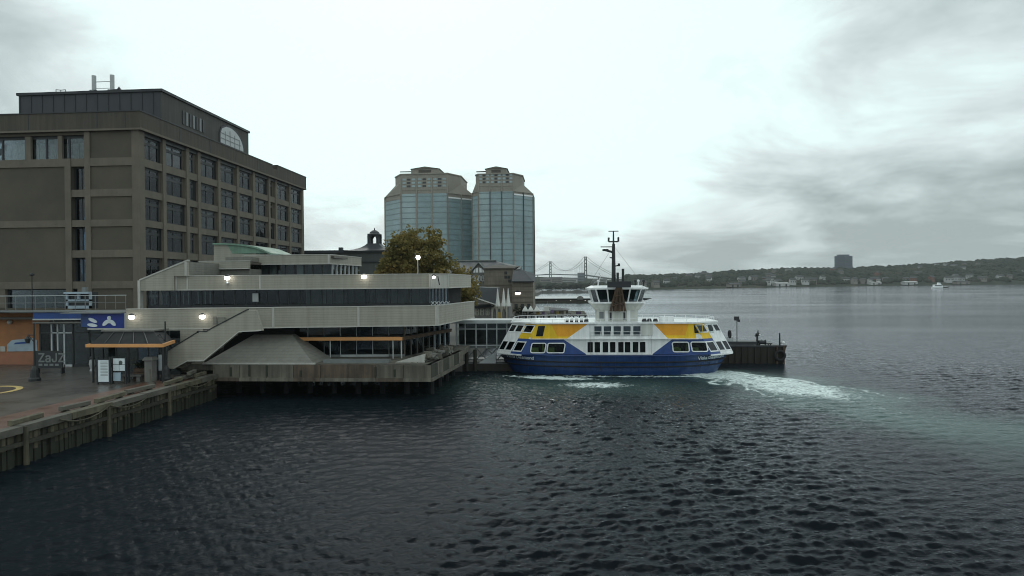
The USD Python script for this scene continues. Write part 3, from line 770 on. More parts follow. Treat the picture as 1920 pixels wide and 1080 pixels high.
term.part('gable_side', wallyz([(57.7, 9.03), (70, 9.03), (70, 11.7), (57.7, 11.7)], -35.05, -34.76), 'tan_siding_shade', **W)
# third level
panel('fascia_panel', (-33.6, 66.0), (-24.25, 66.0), 11.62, 12.62, trim=(False, True), tw=0.2)
panel('fascia_panel', (-24.25, 66.0), (-23.6, 74.8), 11.62, 12.62, trim=(False, False))
panel('fascia_panel', (-36.9, 63.0), (-31.6, 63.0), 11.12, 11.92, trim=(False, False))
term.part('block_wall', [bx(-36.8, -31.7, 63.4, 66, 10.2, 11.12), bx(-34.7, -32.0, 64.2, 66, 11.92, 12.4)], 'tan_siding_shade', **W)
term.part('upper_roof', [bx(-33.6, -23.9, 66.4, 74.8, 12.3, 12.5), bx(-36.8, -31.7, 63.4, 70, 11.6, 11.85)], 'asphalt_wet', **W)
for k in range(9):
    x0, x1 = -33.4 + k * 1.0, -32.4 + k * 1.0
    w = term.part('strip_window', [bx(x0, x0 + 0.1, 66.7, 66.8, 10.2, 11.62)], 'dark_trim', **W)
    term.part('pane', bx(x0 + 0.1, x1, 66.73, 66.76, 10.2, 11.62), 'pane_dark', parent=w, **W)
    if k in (1, 2, 5):
        term.part('blind', bx(x0 + 0.15, x1 - 0.1, 67.0, 67.05, 10.4, 11.6), 'grey_metal', parent=w, **W)
for k in range(7):
    y0 = 66.9 + k * 1.12
    w = term.part('strip_window', bx(-24.4 + k * 0.08, -24.25 + k * 0.08, y0, y0 + 0.16, 10.2, 11.62), 'pale_metal', **W)
    term.part('pane', bx(-24.34 + k * 0.08, -24.32 + k * 0.08, y0 + 0.16, y0 + 1.12, 10.2, 11.62), 'pane_dark', parent=w, **W)
term.part('core', bx(-33.3, -25.2, 67.6, 74.5, 10.2, 12.3), 'black_interior', **W)
# copper roofed bay
prof = [(-39.2, 14.28), (-37.7, 14.25), (-36.4, 14.16), (-35.3, 14.02), (-34.2, 13.80), (-33.3, 13.45), (-32.4, 13.05)]
term.part('bay_wall', [wallxz([(-39.2, 10.0)] + prof[:2] + [(-37.0, 13.05), (-32.4, 12.9), (-32.4, 10.0)][::1], 70, 70.3), bx(-39.2, -39.0, 70.3, 76, 10, 14.2)], 'tan_siding', **W)
cp = term.part('copper_gable', wallxz(prof[1:] + [(-37.0, 13.05)], 69.98, 70.25), 'copper_green', **W)
term.part('copper_roof', wallxz(prof + [(x, z - 0.18) for x, z in reversed(prof)], 69.8, 76), 'copper_green', parent=cp, **W)
# lower storey: glazing, lit canopy band
g0, g1, g2_ = (-27.5, 56.6), (-14.2, 57.6), (-11.6, 67.0)
ng = 9
for k in range(ng):
    p, q = lerp(g0, g1, k / ng), lerp(g0, g1, (k + 1) / ng)
    w = term.part('glass_front', [along(p, lerp(p, q, 0.035), 0, 0.1, 2.84, 5.72), along(p, q, 0.0, 0.1, 2.84, 3.05)], 'pale_metal' if k in (3, 5, 6, 7) else 'grey_metal', **W)
    term.part('pane', along(lerp(p, q, 0.035), q, 0.04, 0.07, 3.05, 5.72), 'pane_blue' if k in (4, 6) else 'pane_dark', parent=w, **W)
for k in range(8):
    p, q = lerp(g1, g2_, k / 8), lerp(g1, g2_, (k + 1) / 8)
    w = term.part('glass_front', along(p, lerp(p, q, 0.09), 0, 0.1, 2.84, 5.72), 'pale_metal' if k in (5, 6, 7) else 'brown_frame', **W)
    term.part('pane', along(lerp(p, q, 0.09), q, 0.04, 0.07, 2.84, 5.72), 'pane_dark', parent=w, **W)
term.part('core', prism([(-27.5, 58.4), (-15.2, 59.2), (-12.9, 67.0), (-27.5, 67.0)], 2.84, 5.9), 'black_interior', **W)
c0, c1, c2 = (-23.6, 55.7), (-14.0, 55.95), (-11.3, 66.0)
term.part('canopy_band', [along(c0, c1, 0, 0.3, 4.46, 4.76)], 'orange_trim', **W)
term.part('canopy_band', [along(c1, c2, 0, 0.3, 4.46, 4.76)], 'rust', **W)
term.part('canopy_top', prism([c0, c1, c2, (-14, 67), (-16, 58.5), (-23.6, 57.5)], 4.64, 4.72).apply_translation((0, 0.31, 0)), 'dark_trim', **W)
term.part('canopy_post', [tube((-14.15, 56.15, 2.84), (-14.15, 56.15, 4.5), 0.06), tube((-14.9, 56.1, 2.84), (-14.9, 56.1, 4.5), 0.05), tube((-20.6, 56.0, 2.84), (-20.6, 56.0, 4.5), 0.05)], 'pale_metal', **W)
term.part('planter_wall', bx(-20.0, -14.4, 52.6, 53.4, 2.84, 3.12), 'grey_metal', **W)
term.part('planter_wall', hull([(-13.9, 53.0, 2.86), (-11.4, 53.0, 2.86), (-11.4, 53.0, 3.55), (-13.9, 53.6, 2.86), (-11.4, 53.6, 2.86), (-11.4, 53.6, 3.55)]), 'tan_trim', **W)
# sloping wall on the pier
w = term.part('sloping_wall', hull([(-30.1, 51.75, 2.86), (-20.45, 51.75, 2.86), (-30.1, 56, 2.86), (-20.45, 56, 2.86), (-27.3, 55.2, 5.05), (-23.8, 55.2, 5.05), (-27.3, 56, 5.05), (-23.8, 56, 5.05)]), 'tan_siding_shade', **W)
term.part('trim', bx(-30.0, -20.3, 51.62, 51.75, 2.86, 2.98), 'tan_trim', parent=w, **W)
# outside stair with its tall parapets
sp = [(-32.5, 2.6), (-31.94, 2.6), (-30.75, 3.22), (-29.35, 3.25), (-26.3, 5.62), (-24.3, 5.74), (-24.85, 7.42), (-25.6, 7.42), (-29.0, 5.72), (-29.9, 5.56), (-32.45, 4.05)]
w = term.part('stair_parapet', wallxz(sp, 50.7, 50.95), 'tan_siding', **W)
term.part('handrail', [hull([(-32.45, y, 4.06 + d_) for y in (50.66, 51.0) for d_ in (0, 0.09)] + [(-29.9, y, 5.57 + d_) for y in (50.66, 51.0) for d_ in (0, 0.09)]),
                       hull([(-29.0, y, 5.73 + d_) for y in (50.66, 51.0) for d_ in (0, 0.09)] + [(-25.6, y, 7.43 + d_) for y in (50.66, 51.0) for d_ in (0, 0.09)]),
                       bx(-29.9, -29.0, 50.66, 51.0, 5.66, 5.75)], 'dark_trim', parent=w, **W)
term.part('trim', [hull([(x, y, z + d_) for y in (50.62, 50.7) for d_ in (0, 0.09)] + [(x2, y, z2 + d_) for y in (50.62, 50.7) for d_ in (0, 0.09)]) for (x, z), (x2, z2) in (((-31.94, 2.6), (-30.75, 3.22)), ((-30.75, 3.22), (-29.35, 3.25)), ((-29.35, 3.25), (-26.3, 5.62)), ((-26.3, 5.62), (-24.4, 5.73)))], 'tan_trim', parent=w, **W)
for k in range(16):
    x = -31.8 + k * 0.37
    term.part('step', bx(x, x + 0.42, 50.97, 51.7, 2.62 + k * 0.22, 2.95 + k * 0.22), 'pier_concrete', **W)
term.part('wall_recess_sign', [bx(-29.75, -29.45, 52.9, 53.0, 6.1, 6.8), bx(-29.35, -28.75, 52.95, 53.06, 6.1, 6.75)], 'tan_siding_shade', **W)

# entrance on the promenade: murals, blue band, doors
for x0, x1, m in [(-60, -54.1, 'orange_mural'), (-54.1, -50.05, 'orange_mural'), (-50.05, -48.9, 'orange_mural')]:
    w = term.part('mural_wall', bx(x0, x1, 58.0 - (0.06 if x1 == -48.9 else 0), 58.4, 2.0 if x1 != -48.9 else 3.2, 6.95), m, **W)
    if x1 != -48.9:
        term.part('mural_base', bx(x0, x1, 57.95, 58.0, 2.0, 3.18), 'pink_mural', parent=w, **W)
        term.part('wall_cap', bx(x0, x1 + 1.1, 57.9, 58.5, 6.95, 7.12), 'tan_trim', parent=w, **W)
term.part('mural_van', wallxz(Polygon([(-53.3, 3.25), (-50.2, 3.3), (-50.2, 4.3), (-50.7, 4.55), (-52.8, 4.35), (-53.3, 3.9)]), 57.93, 58.0), 'bluish_metal', **W)
term.part('mural_van_windows', wallxz(Polygon([(-52.6, 3.95), (-50.9, 4.05), (-51.1, 4.22), (-52.4, 4.12)]), 57.9, 57.93), 'blue_sign', **W)
term.part('mural_van_wheel', bx(-54.0, -53.5, 57.93, 58.0, 3.25, 3.75), 'tan_trim', **W)
term.part('wall_lamp', ball((-52.9, 57.85, 6.1), 0.22, s=(1, 1, 1)), 'tan_trim', **W)
term.part('lintel_band', along((-48.9, 56.0), (-43.4, 56.0), 0, 0.3, 6.5, 7.08), 'blue_sign', **W)
term.part('lintel_trim', [bx(-48.9, -43.4, 55.93, 56.3, 6.38, 6.5)], 'pale_metal', **W)
term.part('lintel_sill', [bx(-48.9, -43.4, 55.95, 56.3, 6.08, 6.22)], 'stone_grey', **W)
term.part('roof_edge', [bx(-60, -37.9, 55.9, 58.6, 7.12, 7.2), bx(-43.4, -37.9, 52.6, 55.9, 7.12, 7.2)], 'grey_metal', **W)
term.part('curved_band', prism([(-43.4, 56.0), (-43.1, 54.6), (-42.3, 53.6), (-41.0, 53.1), (-41.0, 53.5), (-42.0, 54.1), (-42.7, 55.0), (-43.0, 56.2)], 5.9, 7.12), 'blue_sign', **W)
sg = term.part('sign_panel', bx(-41.0, -37.72, 52.85, 53.15, 5.84, 7.12), 'blue_sign_deep', **W)


def ell(cx, cz, a_, b_, ang):
    from shapely import affinity
    from shapely.geometry import Point
    return affinity.translate(affinity.rotate(affinity.scale(Point(0, 0).buffer(1, 12), a_, b_), ang), cx, cz)


em = unary_union([ell(-39.1, 6.72, 0.17, 0.18, 0), ell(-39.42, 6.30, 0.36, 0.17, 42), ell(-38.78, 6.30, 0.36, 0.17, -42), ell(-39.1, 6.40, 0.16, 0.14, 0)])
term.part('emblem', [wallxz(g_, 52.80, 52.85) for g_ in getattr(em, 'geoms', [em])], 'board_white', parent=sg, **W)
term.part('emblem', [wallxz(ell(-40.6, 6.52, 0.42, 0.15, -24), 52.80, 52.85)], 'board_white', parent=sg, **W)
term.part('emblem', [wallxz(ell(-40.65, 6.10, 0.46, 0.15, -8), 52.80, 52.85)], 'board_white', parent=sg, **W)
term.part('trim', [bx(-37.72, -37.55, 52.83, 53.2, 5.84, 7.12), bx(-41.1, -37.6, 52.82, 53.2, 5.70, 5.84)], 'tan_trim', parent=sg, **W)
term.part('entrance_recess', bx(-48.9, -38, 58.5, 58.7, 2, 6.4), 'black_interior', **W)
term.part('entrance_ceiling', bx(-48.9, -38, 56.3, 58.5, 6.0, 6.07), 'dark_trim', **W)
for k, x in enumerate([-48.75, -47.6, -47.0, -46.35, -45.5, -43.9, -42.6]):
    x1 = [-48.75, -47.6, -47.0, -46.35, -45.5, -43.9, -42.6, -41.0][k + 1]
    w = term.part('door', [bx(x, x + 0.14, 56.5, 56.62, 2, 6.0), bx(x, x1, 56.5, 56.6, 5.1, 5.22), bx(x, x1, 56.5, 56.6, 2.0, 2.2)], 'pale_metal' if k in (1, 2, 3) else 'dark_trim', **W)
    term.part('pane', bx(x + 0.14, x1, 56.54, 56.57, 2.2, 6.0), 'pane_blue' if k < 2 else 'pane_dark', parent=w, **W)
# hipped glass canopy over the promenade
cz0, cz1 = 4.78, 5.02
term.part('canopy_band', [bx(-36.6, -30.5, 46.8, 47.0, cz0, cz1), bx(-36.6, -36.4, 47.0, 51.8, cz0, cz1), prism([(-30.5, 46.8), (-30.3, 46.8), (-31.6, 50.4), (-31.8, 50.4)], cz0, cz1)], 'orange_trim', **W)
cb = [(-36.4, 47.0, cz1 - 0.03), (-30.5, 47.0, cz1 - 0.03), (-31.8, 50.4, cz1 - 0.03), (-36.4, 50.4, cz1 - 0.03)]
ct = [(-36.3, 48.6, 5.86), (-32.3, 48.6, 5.86), (-32.6, 50.4, 5.86), (-36.3, 50.4, 5.86)]
w = term.part('canopy_roof', loft(cb, ct), 'black_interior', **W)
term.part('canopy_cap', bx(-36.6, -32.2, 48.5, 50.5, 5.86, 5.97), 'stone_grey', parent=w, **W)
for t_ in (0.2, 0.4, 0.6, 0.8):
    term.part('canopy_bar', tube(lerp(cb[0], cb[1], t_) + [0, -0.01, 0.03], lerp(ct[0], ct[1], t_) + [0, -0.01, 0.03], 0.04), 'dark_trim', parent=w, **W)
for x in (-36.3, -33.4, -30.6):
    term.part('canopy_post', tube((x, 47.2, 2.0), (x, 47.2, cz0), 0.08), 'black_iron', **W)
for k in range(6):
    x = -37.6 + k * 0.95
    w = term.part('glass_front', [bx(x, x + 0.08, 51.5, 51.6, 2, 5.7), bx(x, x + 0.95, 51.5, 51.6, 2, 2.3)], 'dark_trim', **W)
    term.part('pane', bx(x + 0.08, x + 0.95, 51.53, 51.56, 2.3, 5.7), 'pane_blue' if k in (2, 3) else 'pane_dark', parent=w, **W)
term.part('core', bx(-37.7, -32.0, 51.65, 51.75, 2, 5.7), 'black_interior', **W)

# terrace rail and fittings above the entrance
tr_ = Thing('terrace_railing', 'pale metal railing along the terrace edge above the blue entrance band', 'railing', (-50, 60, 7.2))
for k in range(15):
    tr_.part('post', bx(-57.4 + k * 1.05, -57.34 + k * 1.05, 59.97, 60.03, 7.2, 8.55), 'grey_metal', world=True)
tr_.part('top_rail', bx(-57.4, -42.6, 59.96, 60.04, 8.55, 8.62), 'pale_metal', world=True)
tr_.part('mid_rail', bx(-57.4, -42.6, 59.98, 60.02, 7.85, 7.9), 'grey_metal', world=True)
kg = Thing('terrace_kiosk', 'small white framed kiosk hut on the terrace above the blue band', 'kiosk', (-48.8, 61.5, 7.2))
kg.part('body', [bx(-50.6, -48.1, 62.4, 63.4, 7.2, 8.9)], 'dark_trim', world=True)
kg.part('frame', [bx(-50.7, -48.0, 61.9, 62.4, 8.72, 8.92), bx(-50.7, -50.5, 62.2, 62.4, 7.2, 8.72), bx(-48.2, -48.0, 62.2, 62.4, 7.2, 8.72), bx(-50.7, -48.0, 62.2, 62.4, 7.2, 7.5), bx(-50.7, -48.0, 62.2, 62.4, 7.95, 8.15), bx(-49.5, -49.2, 62.2, 62.4, 8.1, 8.72)], 'bluish_metal', world=True)
kg.part('roof_box', bx(-49.2, -48.8, 62.5, 62.9, 8.92, 9.4), 'grey_metal', world=True)

# ------------------------------------------------------------------ twin glass towers
def tower(label, cx, y0, wf, ch, depth, glass_front, glass_side, shoulder0, shoulder1, top, crown, bays, loc, inner):
    """Octagonal glass tower with stone piers, sloping stone shoulders and a gabled crown. wf: width of the front, ch: chamfer."""
    t = Thing('glass_tower', label, 'office tower', loc, group=None)
    h = wf / 2
    cl_, cr_ = ch
    yb = y0 + max(ch) + depth
    octo = [(cx - h, y0), (cx + h, y0), (cx + h + cr_, y0 + cr_), (cx + h + cr_, yb), (cx + h, yb + cr_), (cx - h, yb + cl_), (cx - h - cl_, yb), (cx - h - cl_, y0 + cl_)]
    il, ir = cl_ * 0.55, cr_ * 0.55
    up = [(cx - h, y0), (cx + h, y0), (cx + h + cr_ - ir, y0 + cr_ - ir * 0.4), (cx + h + cr_ - ir, yb + ir * 0.3), (cx + h, yb + cr_ - 1), (cx - h, yb + cl_ - 1), (cx - h - cl_ + il, yb + il * 0.3), (cx - h - cl_ + il, y0 + cl_ - il * 0.4)]
    t.part('core', prism([(x * 1.0, y) for x, y in Polygon(octo).buffer(-0.8, join_style=2).exterior.coords[:-1]], 1.9, glass_side), 'tower_floorband', **W)
    t.part('shoulder', loft([(x, y, shoulder0) for x, y in octo], [(x, y, shoulder1) for x, y in up]), 'tower_stone', **W)
    t.part('upper_block', prism(up, shoulder1, top), 'tower_stone', **W)
    t.part('upper_core', prism([(x, y) for x, y in Polygon(octo).buffer(-0.5, join_style=2).exterior.coords[:-1]], glass_side - 0.2, shoulder0), 'tower_stone', **W)
    # one glass strip per bay and face, with floor bands proud of the glass
    for k in range(8):
        p, q = np.array(octo[k]), np.array(octo[(k + 1) % 8])
        if k in (3, 4, 5):
            t.part('stone_wall', along(p, q, -0.1, 0.7, 1.9, glass_side), 'tower_stone', **W)
            continue
        nb_, g1_ = bays[k], (glass_front if k == 0 else glass_side)
        L = np.linalg.norm(q - p)
        pw = 0.9 if inner == 'tower_stone' else 0.6
        for i in range(nb_ + 1):
            c = lerp(p, q, i / nb_)
            d = (q - p) / L * pw / 2
            a_, b_ = c - d * (1 if i else 0), c + d * (1 if i < nb_ else 0)
            t.part('pier', along(a_, b_, -0.45, 0.6, 1.9, shoulder0 + (0 if k else (shoulder1 - shoulder0) * 0.0)), 'tower_stone' if i in (0, nb_) else inner, **W)
        for i in range(nb_):
            a_, b_ = lerp(p, q, i / nb_) + (q - p) / L * pw / 2, lerp(p, q, (i + 1) / nb_) - (q - p) / L * pw / 2
            g = t.part('glass_strip', along(a_, b_, 0.02, 0.5, 1.9, g1_), 'tower_glass' if (i + k) % 3 else 'tower_glass_pale', **W)
            t.part('floor_bands', [along(a_, b_, -0.06, 0.02, z, z + 0.6) for z in np.arange(5, g1_ - 1, 3.9)], 'tower_floorband', parent=g, kind='stuff', **W)

            t.part('strip_head', along(a_, b_, -0.2, 0.5, g1_, g1_ + 1.0), 'white_paint' if k == 1 else 'tower_stone', parent=g, **W)
            if k == 0:
                for z in (g1_ + 2.2, g1_ + 4.6, g1_ + 7.0):
                    if z < top - 1:
                        for u in (0.06, 0.39, 0.72):
                            t.part('stone_window', along(lerp(a_, b_, u), lerp(a_, b_, u + 0.24), -0.12, 0.3, z, z + 1.3), 'tower_glass_pale' if u != 0.39 else 'roof_slate', **W)
    # front upper wall with piers running to the parapet
    t.part('front_wall', along(octo[0], octo[1], -0.02, 0.6, glass_front + 1.0, top - 0.5), 'tower_stone', **W)
    for i in range(bays[0] + 1):
        x = cx - h + wf * i / bays[0]
        t.part('pier', bx(x - 0.5, x + 0.5, y0 - 0.4, y0 + 0.3, shoulder0, top - 2), 'tower_stone', **W)
    t.part('parapet', prism(Polygon(up).buffer(0.5, join_style=2), top, top + 0.7), 'tower_stone', **W)
    cw = wf * 0.30
    t.part('crown', [bx(cx - cw, cx + cw, y0 + 3, y0 + 20, top + 0.7, crown - 1.6)], 'tower_stone', **W)
    t.part('crown_roof', hull([(cx - cw - 0.8, y0 + 2.4, crown - 1.6), (cx + cw + 0.8, y0 + 2.4, crown - 1.6), (cx - cw - 0.8, y0 + 21, crown - 1.6), (cx + cw + 0.8, y0 + 21, crown - 1.6), (cx, y0 + 2.4, crown), (cx, y0 + 21, crown)]), 'brown_frame', **W)
    t.part('crown_grille', bx(cx - cw * 0.45, cx + cw * 0.45, y0 + 2.8, y0 + 3, crown - 4.2, crown - 2.4), 'fascia_brown', **W)
    t.part('roof_arm', bx(cx - h - 2, cx - cw, y0 + 5, y0 + 5.6, top + 2.6, top + 3.3), 'fascia_brown', **W)
    return t


tower('left of two blue glass towers with stone shoulders, behind the autumn tree', -95.9, 450, 33.4, (16.5, 17.0), 24, 76.0, 70.0, 73.5, 81.5, 87.2, 93.2, {0: 3, 1: 2, 2: 2, 6: 1, 7: 1}, (-96, 450, 1.9), 'tower_stone')
tower('right of two blue glass towers, the slimmer one with dark lines between its glass strips', -43.7, 440, 24.2, (5.0, 13.0), 20, 76.2, 70.0, 72.5, 79.0, 84.4, 90.4, {0: 3, 1: 2, 2: 2, 6: 1, 7: 1}, (-44, 440, 1.9), 'roof_slate')

# ------------------------------------------------------------------ old waterfront buildings
cu = Thing('cupola_building', 'dark roofed old building with an open arched cupola against the sky', 'old building', (-44, 130, 2))
cu.part('wall', bx(-60, -33.6, 130, 146, 2, 16.0), 'wall_greygreen', **W)
cu.part('cornice', bx(-60.3, -33.2, 129.6, 146.4, 16.0, 16.4), 'roof_slate', **W)
cu.part('ledge', bx(-44, -33.4, 129.75, 130, 14.0, 14.3), 'roof_slate', **W)
prof_ = [(5.2, 16.4), (3.6, 16.7), (2.4, 17.15), (1.6, 17.7), (1.25, 18.1)]
pts = [np.array([(-39.5 + sx * r_ * 1.0, 134.5 + sy * r_, z) for sx, sy in ((-1, -1), (1, -1), (1, 1), (-1, 1))]) for r_, z in prof_]
rf = cu.part('roof', [loft(a_, b_) for a_, b_ in zip(pts[:-1], pts[1:])] + [bx(-60, -44, 130.5, 145, 16.4, 16.6)], 'roof_slate', **W)
for sx in (-1, 1):
    for sy in (-1, 1):
        cu.part('cupola_post', bx(-39.5 + sx * 0.95 - 0.28, -39.5 + sx * 0.95 + 0.28, 134.5 + sy * 0.95 - 0.28, 134.5 + sy * 0.95 + 0.28, 18.1, 19.9), 'roof_slate', parent=rf, **W)
arch = Polygon([(-40.73, 19.2), (-38.27, 19.2), (-38.27, 20.15), (-40.73, 20.15)]).difference(ell(-39.5, 19.0, 0.66, 0.75, 0))
cu.part('cupola_arch', [wallxz(arch, 133.3, 133.6), wallxz(arch, 135.4, 135.7)], 'roof_slate', parent=rf, **W)
cu.part('cupola_cap', lathe([(0, 0), (1.55, 0), (1.5, 0.15), (1.15, 0.3), (0.95, 0.62), (0.5, 0.95), (0.12, 1.1), (0.08, 1.5), (0, 1.55)], 12, (-39.5, 134.5, 19.95)), 'roof_slate', parent=rf, **W)
cu.part('dormer', bx(-46.2, -45.5, 131, 132, 16.6, 17.2), 'roof_slate', parent=rf, **W)


def gable_window(t, x, z, w_, h_, y, m='white_paint', bars=2):
    f = [bx(x - w_ / 2, x + w_ / 2, y - 0.1, y, z, z + 0.14), bx(x - w_ / 2, x + w_ / 2, y - 0.1, y, z + h_ - 0.14, z + h_), bx(x - w_ / 2, x - w_ / 2 + 0.14, y - 0.1, y, z, z + h_), bx(x + w_ / 2 - 0.14, x + w_ / 2, y - 0.1, y, z, z + h_)]
    f += [bx(x - w_ / 2 + w_ * k / (bars + 1) - 0.06, x - w_ / 2 + w_ * k / (bars + 1) + 0.06, y - 0.1, y, z, z + h_) for k in range(1, bars + 1)] + [bx(x - w_ / 2, x + w_ / 2, y - 0.1, y, z + h_ * 0.55, z + h_ * 0.55 + 0.1)]
    wn_ = t.part('window', f, m, **W)
    t.part('pane', bx(x - w_ / 2, x + w_ / 2, y - 0.04, y - 0.01, z, z + h_), 'pane_dark', parent=wn_, **W)


ha = Thing('gabled_warehouse', 'old warehouse with dark hipped roof and a front gable with white window bars', 'warehouse', (-21, 175, 2))
ha.part('wall', bx(-31, -11.2, 175, 196, 2, 12.3), 'brick_old', **W)
ha.part('roof', hull([(-31.4, 174.4, 12.3), (-17.5, 174.4, 12.3), (-31.4, 196.5, 12.3), (-11, 196.5, 12.3), (-11, 176, 13.2), (-29, 181, 15.8), (-18.3, 181, 15.7), (-11, 183, 14.1), (-29, 188, 15.8), (-18, 188, 15.7)]), 'roof_slate', **W)
ha.part('roof_ridge', tube((-30, 181, 15.85), (-18, 181, 15.8), 0.25), 'roof_green', **W)
ha.part('gable_wall', wallxz([(-24.3, 2), (-19.9, 2), (-19.9, 12.3), (-22.1, 14.7), (-24.3, 12.3)], 173.6, 175), 'stone_grey', **W)
ha.part('gable_roof', [hull([(-24.7, y, 12.0 + d_) for y in (173.1, 179) for d_ in (0, 0.3)] + [(-22.1, y, 14.85 + d_) for y in (173.1, 179) for d_ in (0, 0.3)]), hull([(-19.5, y, 12.0 + d_) for y in (173.1, 179) for d_ in (0, 0.3)] + [(-22.1, y, 14.85 + d_) for y in (173.1, 179) for d_ in (0, 0.3)])], 'roof_green', **W)
ar = ell(-22.1, 12.35, 1.5, 1.35, 0).intersection(sbox(-24, 12.35, -20, 15))
wn_ = ha.part('arched_window', wallxz(ar.difference(unary_union([sbox(-22.25, 12, -21.95, 14), sbox(-23.1, 12, -22.95, 14), sbox(-21.25, 12, -21.1, 14)])), 173.5, 173.6), 'white_paint', **W)
for x in (-23.3, -22.1, -20.9):
    gable_window(ha, x, 10.0, 0.9, 1.5, 173.6, bars=1)
ha.part('lamp_bracket', [ball((-22.2, 173.2, 9.1), 0.28, 1), ball((-23.0, 173.2, 8.5), 0.2, 1)], 'white_paint', **W)
ha.part('eaves_band', bx(-31.2, -24.5, 174.6, 175, 12.0, 12.3), 'fascia_brown', **W)
for x in (-29.5, -27.8, -26.1):
    gable_window(ha, x, 9.6, 1.0, 1.6, 175, 'stone_grey', 1)

hb_ = Thing('stone_warehouse', 'plain tan stone warehouse block between the gabled roof and the dark slab roof', 'warehouse', (-14.5, 165, 2))
hb_.part('wall', bx(-19.6, -11.95, 165, 174, 2, 13.0), 'stone_old', **W)
hb_.part('roof', [bx(-19.9, -11.7, 164.7, 174.2, 13.0, 13.35), hull([(-19.9, 164.7, 13.35), (-11.7, 164.7, 13.35), (-19.9, 174.2, 13.35), (-11.7, 174.2, 13.35), (-17.5, 169, 14.3), (-10.4, 169, 13.9)])], 'fascia_brown', **W)
for x, z in ((-14.0, 10.6), (-14.0, 11.7), (-13.2, 10.6), (-13.0, 9.6)):
    hb_.part('window', bx(x - 0.35, x + 0.35, 164.93, 165.02, z, z + 0.75), 'dark_trim', **W)
for z in (5.6, 8.9):
    hb_.part('string_course', bx(-19.65, -11.9, 164.9, 165, z, z + 0.2), 'brown_frame', **W)

hc = Thing('slab_roof_warehouse', 'brown stone warehouse with a dark sloping slab roof beside the right glass tower', 'warehouse', (-9.4, 160, 2))
hc.part('wall', [bx(-11.95, -6.75, 160, 174, 2, 9.8)], 'stone_old', **W)
hc.part('roof', hull([(-12.0, 159.5, 9.8), (-6.6, 159.5, 9.8), (-12.0, 174, 9.8), (-6.6, 174, 9.8), (-12, 164, 12.7), (-9.4, 164, 12.7), (-6.9, 164, 11.9), (-12, 174, 12.7), (-6.9, 174, 11.9)]), 'roof_slate', **W)
hc.part('eaves', bx(-12.05, -6.5, 159.3, 159.6, 9.6, 9.9), 'dark_trim', **W)
for z in (4.6, 5.9, 7.2, 8.5):
    hc.part('stone_course', bx(-11.97, -6.7, 159.9, 160, z, z + 0.18), 'brown_frame', **W)
hc.part('lit_panel', bx(-11.2, -9.9, 159.75, 159.9, 6.6, 7.1), 'lamp_small', **W)
hc.part('panel_hood', hull([(-11.6, 159.4, 7.12), (-9.6, 159.4, 7.12), (-11.6, 159.9, 7.12), (-9.6, 159.9, 7.12), (-10.6, 159.9, 7.6)]), 'dark_trim', **W)
for x in (-11.0, -9.4, -7.8):
    hc.part('window', bx(x - 0.4, x + 0.4, 159.92, 160.02, 2.8, 4.2), 'dark_trim', **W)

pvn = Thing('market_pavilion', 'cream walled pavilion with dark pitched roof and one pale roof edge', 'pavilion', (-15.5, 135, 2))
pvn.part('wall', [bx(-18.4, -10.8, 135.2, 144, 2, 4.9)], 'stone_grey', **W)
pvn.part('roof', hull([(-18.8, 134.6, 6.5), (-13.6, 134.6, 4.75), (-18.8, 144, 6.5), (-13.6, 144, 4.75), (-18.7, 136, 8.7), (-13.5, 136, 8.45), (-18.7, 144, 8.7), (-13.5, 144, 8.45)]), 'roof_slate', **W)
pvn.part('roof_edge', hull([(-18.9, y, 6.62 + d_) for y in (134.4, 134.6) for d_ in (0, 0.22)] + [(-13.3, y, 4.72 + d_) for y in (134.4, 134.6) for d_ in (0, 0.22)]), 'canvas_white', **W)
pvn.part('awning', hull([(-18.4, 134.3, 4.3), (-14.0, 134.3, 4.4), (-18.4, 135.2, 4.75), (-14.0, 135.2, 4.85)]), 'dark_trim', **W)
for k, x in enumerate((-17.7, -16.6, -15.4)):
    gable_window(pvn, x, 2.6, 0.75, 1.5, 135.2, 'cream', 1)
for x in (-14.4, -13.4, -12.4, -11.3):
    pvn.part('post', bx(x - 0.14, x + 0.14, 134.9, 135.2, 2, 4.9), 'cream', **W)
for x in (-14.4, -13.4, -12.4):
    pvn.part('arch', wallxz(Polygon([(x + 0.14, 4.9), (x + 0.14, 3.3), (x + 0.86, 3.3), (x + 0.86, 4.9)]).difference(ell(x + 0.5, 3.3, 0.3, 0.8, 0)), 135.0, 135.18), 'cream', **W)
pvn.part('door', bx(-13.2, -12.5, 135.12, 135.19, 2, 3.3), 'crate_yellow', **W)
um = None
for k, (x, z1) in enumerate(((-13.0, 8.3), (-11.75, 8.3), (-10.8, 8.2))):
    if um is None:
        um = Thing('furled_canopy', 'tall pale furled canopy leftmost of the three pointed ones by the pavilion', 'canopy', (x, 133, 2), group='furled canopies beside the pavilion')
        um.part('pole', tube((0, 0, 0), (0, 0, 6.4), 0.06), 'grey_metal')
        um.part('cloth', lathe([(0, 6.35), (0.08, 6.3), (0.3, 4.2), (0.52, 2.75), (0.5, 2.6), (0, 2.6)], 9), 'canvas_white')
    else:
        um.copy(('middle of the three tall pale furled canopies by the pavilion', 'tall pale furled canopy rightmost of the three by the pavilion')[k - 1], (x, 133, 2))
tn = None
